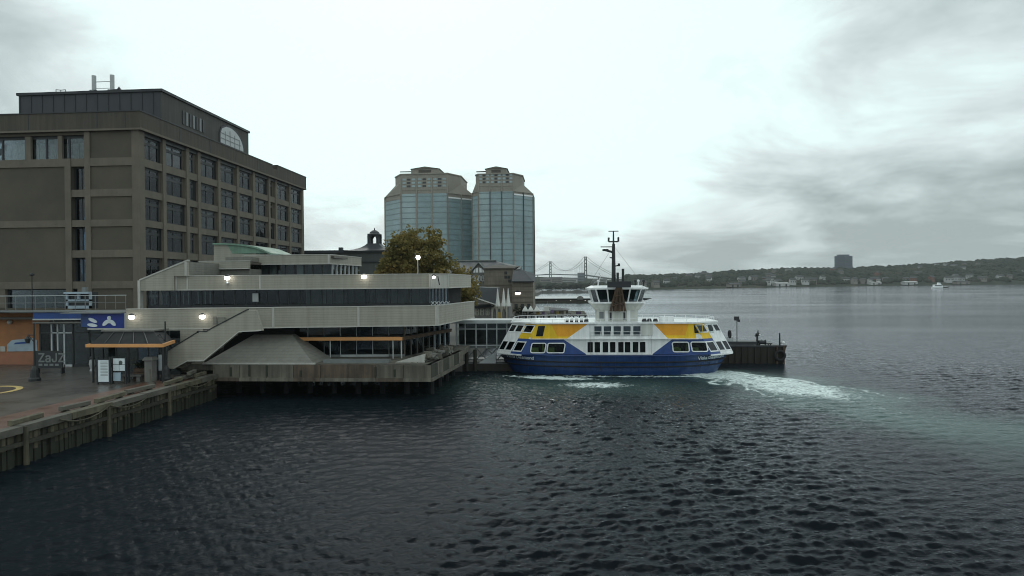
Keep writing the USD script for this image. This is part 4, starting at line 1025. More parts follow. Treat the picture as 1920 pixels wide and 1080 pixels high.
for k, x in enumerate((-8.2, -6.9, -5.5)):
    if tn is None:
        tn = Thing('market_tent', 'leftmost of three small white peaked tents in a row on the far wharf', 'tent', (x, 150, 2.4), group='white peaked tents on the far wharf')
        tn.part('roof', loft([(-0.65, -0.65, 0.6), (0.65, -0.65, 0.6), (0.65, 0.65, 0.6), (-0.65, 0.65, 0.6)], [(-0.06, -0.06, 1.65), (0.06, -0.06, 1.65), (0.06, 0.06, 1.65), (-0.06, 0.06, 1.65)]), 'canvas_white')
        tn.part('valance', bx(-0.68, 0.68, -0.68, 0.68, 0.38, 0.6), 'canvas_white')
        for sx in (-0.6, 0.6):
            for sy in (-0.6, 0.6):
                tn.part('leg', tube((sx, sy, -0.4), (sx, sy, 0.4), 0.04), 'grey_metal')
    else:
        tn.copy(('middle of three small white peaked tents on the far wharf', 'rightmost of three small white peaked tents on the far wharf')[k - 1], (x, 150, 2.4))

# wharf with its clutter, behind the ferry
wh = Thing('far_wharf', 'dark timber wharf reaching out behind the ferry roof', 'wharf', (-1, 158, 0))
wh.part('deck', bx(-11, 6.2, 150, 168, 1.6, 2.0), 'old_timber_dark', **W)
for k in range(12):
    wh.part('pile', tube((-9.5 + k * 1.4, 150.3, -1), (-9.5 + k * 1.4, 150.3, 1.6), 0.16), 'weed_timber', **W)
for k in range(9):
    wh.part('fender_post', bx(-8 + k * 1.7, -7.75 + k * 1.7, 149.8, 150.0, 0.2, 2.2), 'old_timber_dark', **W)
shd = Thing('wharf_shed', 'low dark gabled shed on the far wharf behind the ferry', 'shed', (0, 156, 2.0))
shd.part('wall', bx(-2.4, 1.9, 155, 159, 2.0, 2.75), 'old_timber', **W)
shd.part('roof', hull([(-2.7, 154.7, 2.75), (2.2, 154.7, 2.75), (-2.7, 159.3, 2.75), (2.2, 159.3, 2.75), (-2.7, 157, 3.5), (2.2, 157, 3.1)]), 'roof_slate', **W)
shd.part('round_vent', tube((-1.9, 154.9, 2.5), (-1.9, 154.65, 2.5), 0.45, n=14), 'crate_purple', **W)
cr = None
for k, (x, m, w_) in enumerate([(-5.2, 'crate_yellow', 0.9), (-4.0, 'crate_purple', 0.7), (-0.6, 'crate_yellow', 0.6), (1.1, 'cream', 0.5), (3.2, 'cream', 0.7), (4.3, 'crate_purple', 1.2), (5.4, 'cream', 0.4)]):
    c_ = Thing('wharf_crate', ('leftmost yellow crate on the far wharf', 'purple crate left of the wharf shed', 'small yellow crate in front of the wharf shed', 'small cream crate in front of the wharf shed', 'cream crate right of the wharf shed', 'wide purple crate near the wharf end', 'narrow cream crate at the wharf end')[k], 'crate', (x, 151.2, 2.0), group='crates on the far wharf')
    c_.part('box', bx(-w_ / 2, w_ / 2, -0.4, 0.4, 0, 0.62), m)
    c_.part('lid', bx(-w_ / 2 - 0.04, w_ / 2 + 0.04, -0.44, 0.44, 0.62, 0.7), 'old_timber_pale')
    c_.part('batten', [bx(-w_ / 2, w_ / 2, -0.43, -0.4, z, z + 0.08) for z in (0.1, 0.4)], 'old_timber_dark')
pf = Thing('pier_shed', 'long low pier shed with pale roof edge far behind the wharf', 'pier shed', (2, 300, 0))
pf.part('deck', bx(-18, 15.5, 296, 318, -0.4, 0.9), 'old_timber_dark', **W)
pf.part('wall', bx(-13, 15.0, 300, 316, 0.9, 2.0), 'hull_dark', **W)
pf.part('roof', hull([(-13.5, 299, 2.0), (15.5, 299, 2.0), (-13.5, 317, 2.0), (15.5, 317, 2.0), (-13.5, 305, 2.9), (15.5, 305, 2.9)]), 'pale_metal', **W)
for x in (-1.8, 4.9, 11.6):
    pf.part('lamp', ball((x, 298.6, 0.75), 0.28, 1), 'lamp_small', **W)
pf.part('arch_end', wallxz(ell(9.3, 2.0, 1.5, 1.1, 0).intersection(sbox(0, 1.4, 20, 4)), 298.6, 299.2), 'stone_grey', **W)
sb_ = Thing('moored_workboat', 'small pale workboat moored at the far wharf left end', 'boat', (-3.2, 185, 0))
sb_.part('hull', loft([(-2.8, -0.9, 0), (2.8, -0.7, 0), (3.3, 0, 0), (2.8, 0.7, 0), (-2.8, 0.9, 0)], [(-3.0, -1.2, 1.3), (3.0, -1.0, 1.5), (4.2, 0, 1.8), (3.0, 1.0, 1.5), (-3.0, 1.2, 1.3)]), 'canvas_white')
sb_.part('cabin', hull([(-1.6, -0.8, 1.3), (1.0, -0.8, 1.4), (-1.6, 0.8, 1.3), (1.0, 0.8, 1.4), (-1.5, -0.7, 2.6), (0.5, -0.7, 2.6), (-1.5, 0.7, 2.6), (0.5, 0.7, 2.6)]), 'canvas_white')
sb_.part('mast', tube((-0.5, 0, 2.6), (-0.5, 0, 4.2), 0.05), 'grey_metal')

# ------------------------------------------------------------------ covered gangway and landing float at the ferry's left
gw = Thing('gangway', 'covered glazed gangway with pale flat roof leading to the ferry', 'gangway', (-8, 70, 0))
gw.part('floor', bx(-11.6, -4.6, 70.2, 73, 2.3, 2.55), 'grey_metal', **W)
gw.part('roof', bx(-12.2, -4.3, 69.8, 73.4, 5.05, 5.42), 'pale_metal', **W)
gx = [-11.5, -10.48, -9.29, -8.11, -6.99, -5.87, -4.7]
for x0, x1 in zip(gx[:-1], gx[1:]):
    w = gw.part('frame', [bx(x0 - 0.06, x0 + 0.06, 70.1, 70.2, 2.3, 5.05), bx(x0 + 0.06, x1 - 0.06, 70.1, 70.2, 4.38, 4.48), bx(x0 + 0.06, x1 - 0.06, 70.1, 70.2, 2.55, 2.68)], 'pale_metal', **W)
    gw.part('pane', bx(x0 + 0.06, x1 - 0.06, 70.14, 70.17, 2.68, 5.05), 'pane_dark', parent=w, **W)
gw.part('back_wall', bx(-11.6, -4.6, 72.8, 73, 2.55, 5.05), 'dark_trim', **W)
gw.part('truss', [tube((x0, 70.3, 2.3), (x1, 70.3, 1.0), 0.06) for x0, x1 in zip(gx[:-1], gx[1:])] + [tube((x1, 70.3, 2.3), (x0, 70.3, 1.0), 0.06) for x0, x1 in zip(gx[:-1], gx[1:])] + [tube((-11.5, 70.3, 1.0), (-4.7, 70.3, 1.0), 0.08)], 'grey_metal', **W)
fl = Thing('landing_float', 'low dark landing float with a pale ramp flap beside the ferry bow', 'float', (-8.5, 69.5, 0))
fl.part('hull', bx(-11.8, -5.2, 68.6, 75, -0.5, 0.75), 'hull_dark', **W)
fl.part('deck', bx(-11.7, -5.3, 68.7, 74.9, 0.75, 0.8), 'deck_grey', **W)
fl.part('ramp', hull([(-8.9, 68.9, 0.8), (-7.0, 68.9, 0.8), (-8.9, 70, 0.8), (-7.0, 70, 0.8), (-7.4, 68.9, 1.75), (-7.0, 68.9, 1.75), (-7.4, 70, 1.75), (-7.0, 70, 1.75)]), 'pale_metal', **W)
for x in (-11.2, -10.1, -9.2):
    fl.part('pile', tube((x, 68.5, -1), (x, 68.5, 2.3), 0.2), 'weed_timber', **W)

# ------------------------------------------------------------------ autumn tree and a dark shrub strip
def leafy(crowns, n, size, seed):
    r = np.random.default_rng(seed)
    vs, fs, k = [], [], 0
    for (c, rad, w_) in crowns:
        m = int(n * w_)
        d = r.normal(size=(m, 3))
        d /= np.linalg.norm(d, axis=1, keepdims=True)
        q = d * (r.random((m, 1)) ** 0.42)
        lump = meshkit.fbm(d * 2.6 + seed, 3, seed)
        p = np.array(c) + q * np.array(rad) * (0.42 + 1.2 * lump[:, None])
        keep = meshkit.noise(p * 0.75, seed + 3) > 0.38
        for pt in p[keep]:
            a_, b_ = r.normal(size=3), r.normal(size=3)
            a_ /= np.linalg.norm(a_)
            b_ -= a_ * (a_ @ b_)
            b_ /= np.linalg.norm(b_)
            s_ = size * (0.6 + 0.8 * r.random())
            vs += [pt - a_ * s_, pt - b_ * s_ * 0.6, pt + a_ * s_, pt + b_ * s_ * 0.6]
            fs += [[k, k + 1, k + 2], [k, k + 2, k + 3]]
            k += 4
    return trimesh.Trimesh(np.array(vs), np.array(fs), process=False)


tree = Thing('autumn_tree', 'broad autumn tree with olive and rust leaves between terminal and glass towers', 'tree', (-21, 96, 2))
tree.part('trunk', [tube((0, 0, 0), (0.2, 0, 3.5), 0.45, 0.33), tube((0.2, 0, 3.5), (-0.3, 0.3, 8.0), 0.33, 0.18), tube((-0.3, 0.3, 8.0), (-0.8, 0.2, 14), 0.18, 0.04)], 'bark')
for e in [(-4.2, 0.5, 9.5), (3.6, -0.8, 8.5), (-2.2, 2.6, 12.0), (1.8, 1.5, 12.5), (5.0, 0.8, 6.5), (-3.5, -2, 7.5)]:
    tree.part('limb', tube((0.1, 0.1, 3.6 + 0.25 * abs(e[0])), e, 0.16, 0.03), 'bark')
tree.part('crown', leafy([((-1.2, 0, 11.6), (4.3, 4.2, 4.3), 0.36), ((-3.9, -0.4, 9.2), (3.0, 3.0, 2.7), 0.17), ((1.4, 0.3, 14.0), (2.0, 2.0, 1.9), 0.05), ((-3.2, 0.3, 13.2), (1.8, 1.8, 1.8), 0.04), ((2.6, 0, 8.6), (3.4, 3.2, 3.4), 0.20), ((5.9, -0.4, 6.8), (3.0, 2.6, 3.0), 0.15), ((0.2, -0.5, 7.4), (4.0, 3.2, 2.6), 0.14)], 21000, 0.24, 8), 'autumn_leaves')
sh_ = Thing('wharf_shrubs', 'dark leafless shrubs at the foot of the brown stone warehouse', 'shrubs', (-8.5, 152, 2))
sh_.part('foliage', leafy([((-1.2, 0, 0.9), (1.5, 1.0, 1.0), 0.5), ((1.0, 0.3, 0.8), (1.4, 1.0, 0.9), 0.5)], 1500, 0.14, 4), 'dark_shrub')
sh_.part('stem', [tube((x, 0, 0), (x + 0.2, 0, 1.3), 0.04) for x in (-1.6, -0.9, 0.4, 1.2)], 'bark')

# ------------------------------------------------------------------ suspension bridge
br = Thing('suspension_bridge', 'distant grey suspension bridge with two lattice towers crossing the harbour', 'bridge', (88, 2200, 0))
T1, T2 = np.array([-37.8, 2560.0]), np.array([87.6, 2200.0])
dirb = (T2 - T1) / np.linalg.norm(T2 - T1)
perp = np.array([-dirb[1], dirb[0]])


def deckz(t):
    return float(np.interp(t, [-3, 0, 1, 1.6, 2.2], [40, 44, 35.4, 20.5, 12]))


ts = np.linspace(-1.6, 2.05, 28)
dk = []
for t0, t1 in zip(ts[:-1], ts[1:]):
    p, q = lerp(T1, T2, t0), lerp(T1, T2, t1)
    ring = lambda c, z: [(*(c + perp * 6), z - 3.6), (*(c - perp * 6), z - 3.6), (*(c - perp * 6), z), (*(c + perp * 6), z)]
    dk.append(loft(ring(p, deckz(t0)), ring(q, deckz(t1))))
br.part('deck', dk, 'bridge_steel', **W)
for T, zt in ((T1, 93.9), (T2, 97.2)):
    legs = [tube((*(T + perp * s_), 0), (*(T + perp * s_ * 0.8), zt), 2.3, 1.7, 6) for s_ in (-4, 4)]
    tw_ = br.part('tower', legs, 'bridge_steel', **W)
    for z in (24, 50, 62, 74, 86, zt - 2):
        br.part('cross_strut', tube((*(T + perp * 4), z), (*(T - perp * 4), z), 1.8, n=5), 'bridge_steel', parent=tw_, **W)
for s_ in (-6, 6):
    cab = []
    for t in np.linspace(0, 1, 17):
        cab.append((*(lerp(T1, T2, t) + perp * s_), lerp(93, 96, t) - (4 * t * (1 - t)) * 42))
    br.part('main_cable', path(cab, 0.5, 5), 'bridge_steel', **W)
    br.part('side_cable', path([(*(lerp(T1, T2, t) + perp * s_), 96 - (96 - deckz(1.75)) * ((t - 1) / 0.75) ** 0.8) for t in np.linspace(1, 1.75, 8)], 0.5, 5), 'bridge_steel', **W)
    br.part('side_cable', path([(*(lerp(T1, T2, -t) + perp * s_), 93 - 48 * (t / 0.8) ** 0.8) for t in np.linspace(0, 0.8, 8)], 0.5, 5), 'bridge_steel', **W)
    br.part('hanger', [tube((*(lerp(T1, T2, t) + perp * s_), deckz(t)), (*(lerp(T1, T2, t) + perp * s_), lerp(93, 96, t) - (4 * t * (1 - t)) * 42), 0.13, n=4) for t in np.linspace(0.06, 0.94, 15)], 'bridge_steel', **W)
for t in (-1.4, -0.9, -0.45, 1.3, 1.6, 1.85):
    c = lerp(T1, T2, t)
    br.part('pier', tube((*c, 0), (*c, deckz(t) - 3), 3.0, 2.2, 6), 'bridge_steel', **W)

# ------------------------------------------------------------------ far shore: houses, apartment block, boat
ap = Thing('apartment_block', 'tall dark blue grey apartment block alone on the ridge', 'apartment block', (598.6, 1400, 22))
ap.part('wall', hull([(580.2, 1404, 22), (599, 1396, 22), (617.2, 1404, 22), (599, 1420, 22), (580.2, 1404, 60.4), (599, 1396, 60.4), (617.2, 1404, 60.4), (599, 1420, 60.4)]), 'apartment_blue', **W)
for k in range(12):
    z = 27 + k * 2.8
    ap.part('balcony_band', [along((580.2, 1404), (598.8, 1396.1), -0.5, 0.2, z, z + 1.0), along((599.2, 1396.1), (617.2, 1404), -0.5, 0.2, z, z + 1.0)], 'apartment_band', **W)
ap.part('roof_house', bx(588, 610, 1402, 1412, 60.4, 63.6), 'apartment_blue', **W)
ap.part('pier_strip', [along((598.2, 1396.35), (599.0, 1396.0), -0.7, 0.1, 22, 60.3)], 'apartment_band', **W)
hs = []
kinds = [('house_white', 'white'), ('house_tan', 'tan'), ('house_red', 'dull red')]
for m, nm in kinds:
    t = Thing('hillside_house', '%s gabled house among the woods on the far hills' % nm, 'house', (0, 0, -60), group='%s houses on the far hills' % nm)
    hs.append((t, nm, m))
g3 = np.random.default_rng(21)
nH = 64
first = [True] * 3
ORD = 'first second third fourth fifth sixth seventh eighth ninth tenth eleventh twelfth thirteenth fourteenth fifteenth sixteenth seventeenth eighteenth nineteenth'.split()
TENS = {20: 'twent', 30: 'thirt', 40: 'fort', 50: 'fift'}


def ordinal(n):
    return ORD[n - 1] if n < 20 else TENS[n // 10 * 10] + 'ieth' if n % 10 == 0 else TENS[n // 10 * 10] + 'y-' + ORD[n % 10 - 1]


spots = []
for k in range(nH):
    iu = int(g3.integers(10, hillX.shape[0] - 70))
    iv = int(3 + 50 * g3.random() ** 1.7)
    j = int(g3.choice(3, p=[0.5, 0.35, 0.15]))
    spots.append((hillX[iu, iv] / hillY[iu, iv], iu, iv, j, g3.uniform(-0.6, 0.6), (g3.uniform(0.8, 1.6), 1.0, g3.uniform(0.8, 1.25))))
seen_ = [0, 0, 0]
for _, iu, iv, j, rz, sc in sorted(spots):                           # from left to right as seen from the photograph's place
    t, nm, m = hs[j]
    seen_[j] += 1
    lbl = '%s gabled house on the far hills, %s %s one from the left' % (nm, ordinal(seen_[j]), nm.split()[-1])
    loc = (hillX[iu, iv], hillY[iu, iv], max(hillZ[iu, iv], 1.5) + 2.2)
    if first[j]:
        first[j] = False
        tag(t.x.GetPrim(), lbl)
        t.x.ClearXformOpOrder()
        for o_ in ('xformOp:translate',):
            t.x.GetPrim().RemoveProperty(o_)
        t.x.AddTranslateOp().Set(Gf.Vec3d(*map(float, loc)))
        t.x.AddRotateZOp().Set(math.degrees(rz))
        t.x.AddScaleOp().Set(Gf.Vec3f(*sc))
        t.part('wall', wallyz([(-3, -3), (3, -3), (3, 4.6), (0, 6.8), (-3, 4.6)], -4, 4), m)
        t.part('roof', [hull([(x, y0_, z0_ + d_) for x in (-4.3, 4.3) for d_ in (0, 0.4) for (y0_, z0_) in ((s_ * 3.4, 4.4), (0, 6.85))]) for s_ in (-1, 1)], 'far_roof')
        for x in (-3, 0, 3):
            t.part('window', bx(x - 0.6, x + 0.6, -3.06, -3.0, 1.4, 3.0), 'dark_trim')
    else:
        t.copy(lbl, loc, rz, scale=sc)
wb = None
for k, (x, y, L, m) in enumerate([(322, 957, 26, 'house_white'), (500, 1056, 24, 'house_white'), (655, 1094, 34, 'house_tan'), (235, 885, 18, 'house_tan'), (560, 1068, 30, 'house_white')]):
    w_ = Thing('waterside_shed', ('long white shed at the water edge left of the apartment block', 'white shed at the far water edge right of the apartment block', 'tan waterside shed on the far shore left of the small boat', 'small tan shed on the far shore right of the ferry mast', 'long white waterside shed left of the tan one on the far shore')[k], 'shed', (x, y + 6, 1.2), rz=0.5)
    w_.part('wall', bx(-L / 2, L / 2, -4, 4, 0, 4.2), m)
    w_.part('roof', hull([(sx * (L / 2 + 0.5), sy * 4.5, 4.2) for sx in (-1, 1) for sy in (-1, 1)] + [(sx * L / 2, 0, 6) for sx in (-1, 1)]), 'far_roof' if m == 'house_tan' else 'house_white')
    w_.part('door', [bx(-L / 4 - 1.5, -L / 4 + 1.5, -4.1, -4.0, 0, 3.2), bx(L / 4 - 1.5, L / 4 + 1.5, -4.1, -4.0, 0, 3.2)], 'dark_trim')
bt = Thing('small_ferry_boat', 'small white boat with dark bow crossing the far water at right', 'boat', (402, 712, 0), rz=0.0)
bt.part('hull', loft([(-7.2, -2, -0.3), (6, -1.8, -0.3), (8.2, 0, -0.3), (6, 1.8, -0.3), (-7.2, 2, -0.3)], [(-7.6, -2.3, 1.5), (6.2, -2.2, 1.8), (9.4, 0, 2.3), (6.2, 2.2, 1.8), (-7.6, 2.3, 1.5)]), 'white_paint')
bt.part('bow_band', loft([(2.5, -2.32, 0.5), (6.3, -2.1, 0.5), (9.0, 0, 0.5), (6.3, 2.1, 0.5), (2.5, 2.32, 0.5)], [(2.5, -2.4, 1.75), (6.4, -2.3, 1.9), (9.6, 0, 2.2), (6.4, 2.3, 1.9), (2.5, 2.4, 1.75)]), 'hull_dark')
bt.part('cabin', hull([(-6, -1.8, 1.5), (3, -1.8, 1.7), (-6, 1.8, 1.5), (3, 1.8, 1.7), (-6, -1.7, 3.9), (1.2, -1.7, 3.9), (-6, 1.7, 3.9), (1.2, 1.7, 3.9)]), 'white_paint')
bt.part('wheelhouse', hull([(-2, -1.4, 3.9), (1, -1.4, 3.9), (-2, 1.4, 3.9), (1, 1.4, 3.9), (-1.8, -1.2, 6), (0.2, -1.2, 6), (-1.8, 1.2, 6), (0.2, 1.2, 6)]), 'white_paint')
bt.part('cabin_windows', bx(-5.6, 1.4, -1.84, -1.78, 2.5, 3.3), 'dark_trim')
bt.part('mast', tube((-1, 0, 6), (-1, 0, 8.6), 0.12), 'grey_metal')

bk = Thing('breakwater', 'low dark stone breakwater across the water behind the pier shed', 'breakwater', (10, 560, 0))
for k in range(14):
    x0 = -16 + k * 4.4
    bk.part('stone_mound', hull([(x0, 556, -1), (x0 + 5, 556, -1), (x0, 572, -1), (x0 + 5, 572, -1), (x0 + 0.3, 560, 2.2 + 0.9 * math.sin(k * 2.1)), (x0 + 4.7, 560, 2.0 + 0.9 * math.sin(k * 1.3)), (x0 + 0.3, 567, 2.3), (x0 + 4.7, 567, 2.3)]), 'far_shore_stone', **W)
fb = [('pale square block on the far left shore beside the tower edge', -28, 1250, 22, 12, 'house_tan'), ('wide pale hall on the far left shore between the bridge towers', 18, 1300, 34, 12, 'house_white'),
      ('grey shed on the far left shore below the left bridge tower', -6, 1180, 20, 13, 'house_tan'), ('low white hall on the far left shore right of the right bridge tower', 78, 1260, 26, 10, 'house_white'),
      ('tall narrow grey silo block on the far left shore', 46, 1420, 14, 24, 'apartment_band')]
for lb, x, y, w_, h_z, m in fb:
    t = Thing('shore_building', lb, 'building', (x, y, 4))
    t.part('wall', bx(-w_ / 2, w_ / 2, -6, 6, -6, h_z), m)
    t.part('roof', hull([(sx * (w_ / 2 + 0.6), sy * 6.6, h_z) for sx in (-1, 1) for sy in (-1, 1)] + [(sx * w_ / 2, 0, h_z + 2.5) for sx in (-1, 1)]), 'far_roof')
    for k in range(3):
        t.part('window_band', bx(-w_ * 0.42, w_ * 0.42, -6.08, -6.0, h_z * (0.2 + 0.26 * k), h_z * (0.2 + 0.26 * k) + 1.6), 'far_roof')

# ------------------------------------------------------------------ the harbour ferry
FX, FY = 5.4, 70.2
fer = Thing('harbour_ferry', 'double-ended harbour ferry in blue, white and yellow with a central wheelhouse', 'ferry', (FX + 0.15, FY, 0), scale=(1.03, 1, 1))


def hull_ring(z, n=72):
    t = np.clip((z + 0.6) / 2.9, 0, 1.1)
    L, B_ = 10.3 + 1.85 * t ** 0.9, 4.1 + 0.62 * t ** 0.7
    a = np.arange(n) * 2 * np.pi / n
    return np.stack([L * np.sign(np.cos(a)) * np.abs(np.cos(a)) ** (2 / 3.4), B_ * np.sign(np.sin(a)) * np.abs(np.sin(a)) ** (2 / 2.3), np.full(n, z)], 1)


def hull_y(x, z):
    t = np.clip((z + 0.6) / 2.9, 0, 1.1)
    L, B_ = 10.3 + 1.85 * t ** 0.9, 4.1 + 0.62 * t ** 0.7
    return -B_ * np.maximum(1 - (np.abs(x) / L) ** 3.4, 0) ** (1 / 2.3)


def sheer(x):
    return 0.30 * (np.abs(x) / 12) ** 3


zs = [-0.8, -0.2, 0.35, 0.8, 1.2, 1.6, 2.0]
rings = [hull_ring(z) for z in zs]
for r_ in rings[2:]:
    r_[:, 2] += sheer(r_[:, 0]) * np.clip(r_[:, 2] / 2, 0, 1)
h_ = fer.part('hull', [loft(a_, b_, cap=False) for a_, b_ in zip(rings[:-1], rings[1:])], 'ferry_blue', smooth=40)
fer.part('deck', Thing.__dict__ and loft(rings[-1] - [0, 0, 0.03], rings[-1] - [0, 0, 0.02]), 'deck_grey', parent=h_)
for z, rr_ in ((1.32, 0.07), (0.86, 0.06), (1.98, 0.05)):
    g_ = hull_ring(z)
    g_[:, :2] *= 1.004
    g_[:, 2] += sheer(g_[:, 0]) * z / 2
    fer.part('rub_rail', path(list(g_) + [g_[0]], rr_, 6), 'ferry_blue_light' if z > 1.9 else 'rubber', parent=h_)
for s_ in (-1, 1):                                                    # the name at each end of the near side
    tx = meshkit.text_mesh('Viola Desmond', 0.30, 0.02, bold=True)
    v = tx.vertices.copy()
    x = v[:, 0] - v[:, 0].mean() + s_ * 9.55
    z = v[:, 1] + 1.46 + sheer(x) * 0.8
    tx.vertices = np.stack([x, hull_y(x, v[:, 1] + 1.46) - 0.06 - v[:, 2], z], 1)
    fer.part('lettering', tx, 'board_white', parent=h_)

LW = 4.2                                                              # half width of the cabins


def Lz(z):
    return 12.0 - 0.53 * (z - 2.1)


def side(poly, m, name='side_panel', th_=0.08, y=None, parent=None, both=True):
    out = None
    for s_ in ((1, -1) if both else (1,)):
        y_ = -LW if y is None else y
        g_ = wallxz(poly, y_, y_ + th_) if s_ == 1 else wallxz(poly, -y_ - th_, -y_)
        p_ = fer.part(name, g_, m, parent=parent)
        out = out or p_
    return out


def rrect(x0, x1, z0, z1, skew=0.0, r_=0.12):
    return Polygon([(x0, z0), (x1, z0), (x1 + skew, z1), (x0 + skew, z1)]).buffer(-r_, join_style=2).buffer(r_, 6)


S = -FX                                                               # photograph metres -> ferry metres
Z0, Z1, Z2 = 2.08, 3.68, 5.22
low_win = [rrect(S - 2.95, S - 1.62, 2.32, 3.18, 0.16), rrect(S - 1.3, S + 0.30, 2.32, 3.18, 0.12), rrect(S + 11.15, S + 12.62, 2.42, 3.28, -0.10), rrect(S + 13.0, S + 14.4, 2.45, 3.3, -0.16)]
ctr_win = [rrect(S + x, S + x + 0.53, 2.3, 3.36, 0, 0.05) for x in (2.70, 3.40, 4.20, 4.92, 5.72, 6.38, 7.16, 7.86)]
e0 = Lz(Z0) - 2.6
e1, e2 = Lz(Z1) - 2.6, Lz(Z2) - 2.6
left_blue = Polygon([(-e0, Z0), (S + 2.62, Z0), (S + 0.25, Z1), (-e1, Z1)])
right_blue = Polygon([(S + 9.02, Z0), (e0, Z0), (e1, Z1), (S + 11.05, Z1)])
white_mid = Polygon([(S + 2.62, Z0), (S + 9.02, Z0), (S + 11.05, Z1), (S + 0.25, Z1)])
wins = unary_union(low_win + ctr_win)
for pl_, m in ((left_blue, 'ferry_blue_light'), (right_blue, 'ferry_blue_light'), (white_mid, 'ferry_white')):
    side(pl_.difference(wins), m)
side(Polygon([(S + 2.5, Z0 - 0.02), (S + 9.14, Z0 - 0.02), (S + 9.02, Z0 + 0.08), (S + 2.62, Z0 + 0.08)]), 'ferry_white', 'edge_trim', 0.04, -LW - 0.035)
up_l = rrect(S - 2.45, S - 1.75, 3.95, 5.02, 0.25, 0.06)
up_r1, up_r2 = rrect(S + 13.15, S + 13.95, 4.25, 5.15, -0.06, 0.06), rrect(S + 14.6, S + 15.05, 4.3, 5.15, -0.2, 0.06)
mid_w = [rrect(S + x, S + x + 0.72, 4.02, 4.98, 0, 0.05) for x in (3.38, 4.32, 5.28, 6.24, 7.2)]
yl = Polygon([(-e2, Z2), (S + 2.75, Z2), (S + 0.62, Z1), (S - 2.9, Z1), (-e1, Z1 + 0.45)])
yr = Polygon([(S + 9.2, Z2), (e2, Z2), (e1 - 0.6, Z1), (S + 10.6, Z1)])
upw = unary_union([up_l, up_r1, up_r2] + mid_w)
band = Polygon([(-e1, Z1 + 0.002), (e1, Z1 + 0.002), (e2, Z2), (-e2, Z2)])
side(band.difference(yl).difference(yr).difference(upw), 'ferry_white')
ol, orr = Polygon([(S - 0.9, Z2), (S + 2.75, Z2), (S + 0.9, Z1 + 0.25), (S - 0.3, Z1 + 0.25)]), Polygon([(S + 9.2, Z2), (S + 12.6, Z2), (S + 12.3, Z1 + 0.35), (S + 10.2, Z1 + 0.35)])
for y_, o_ in ((yl, ol), (yr, orr)):
    side(y_.difference(o_).difference(upw).intersection(band), 'ferry_yellow')
    side(y_.intersection(o_).difference(upw).intersection(band), 'ferry_orange')


def window(shape, fm, gm, fw=0.09, y=-LW):
    fr = shape.buffer(fw, join_style=1).difference(shape)
    p_ = side(fr, fm, 'window', 0.05, y - 0.045)
    side(shape, gm, 'pane', 0.02, y + 0.03, parent=p_)


for s_ in low_win:
    window(s_, 'ferry_white', 'pane_ferry', 0.11)
for s_ in ctr_win:
    window(s_, 'ferry_white', 'pane_ferry', 0.04)
for s_ in [up_l, up_r1, up_r2]:
    window(s_, 'ferry_yellow' if s_ is not up_r2 else 'ferry_white', 'pane_ferry', 0.05)
for s_ in mid_w:
    window(s_, 'ferry_white', 'pane_sky', 0.05)
fer.part('cabin_core', [bx(-9, 9, -3.0, 3.0, 2.0, 3.5), bx(-8.4, 8.4, -3.0, 3.0, 3.7, 5.1)], 'black_interior')
fer.part('inner_wall', bx(S + 3.2, S + 8.0, -3.6, -3.5, 3.9, 5.1), 'ferry_cream')
for k, x in enumerate((-8.2, -6.6, 5.9, 7.6)):
    fer.part('seat_row', [bx(x - 0.6, x + 0.6, -3.9, -3.3, 2.1, 2.75), bx(x - 0.62, x - 0.45, -3.9, -3.3, 2.75, 3.1)], 'seat_green')
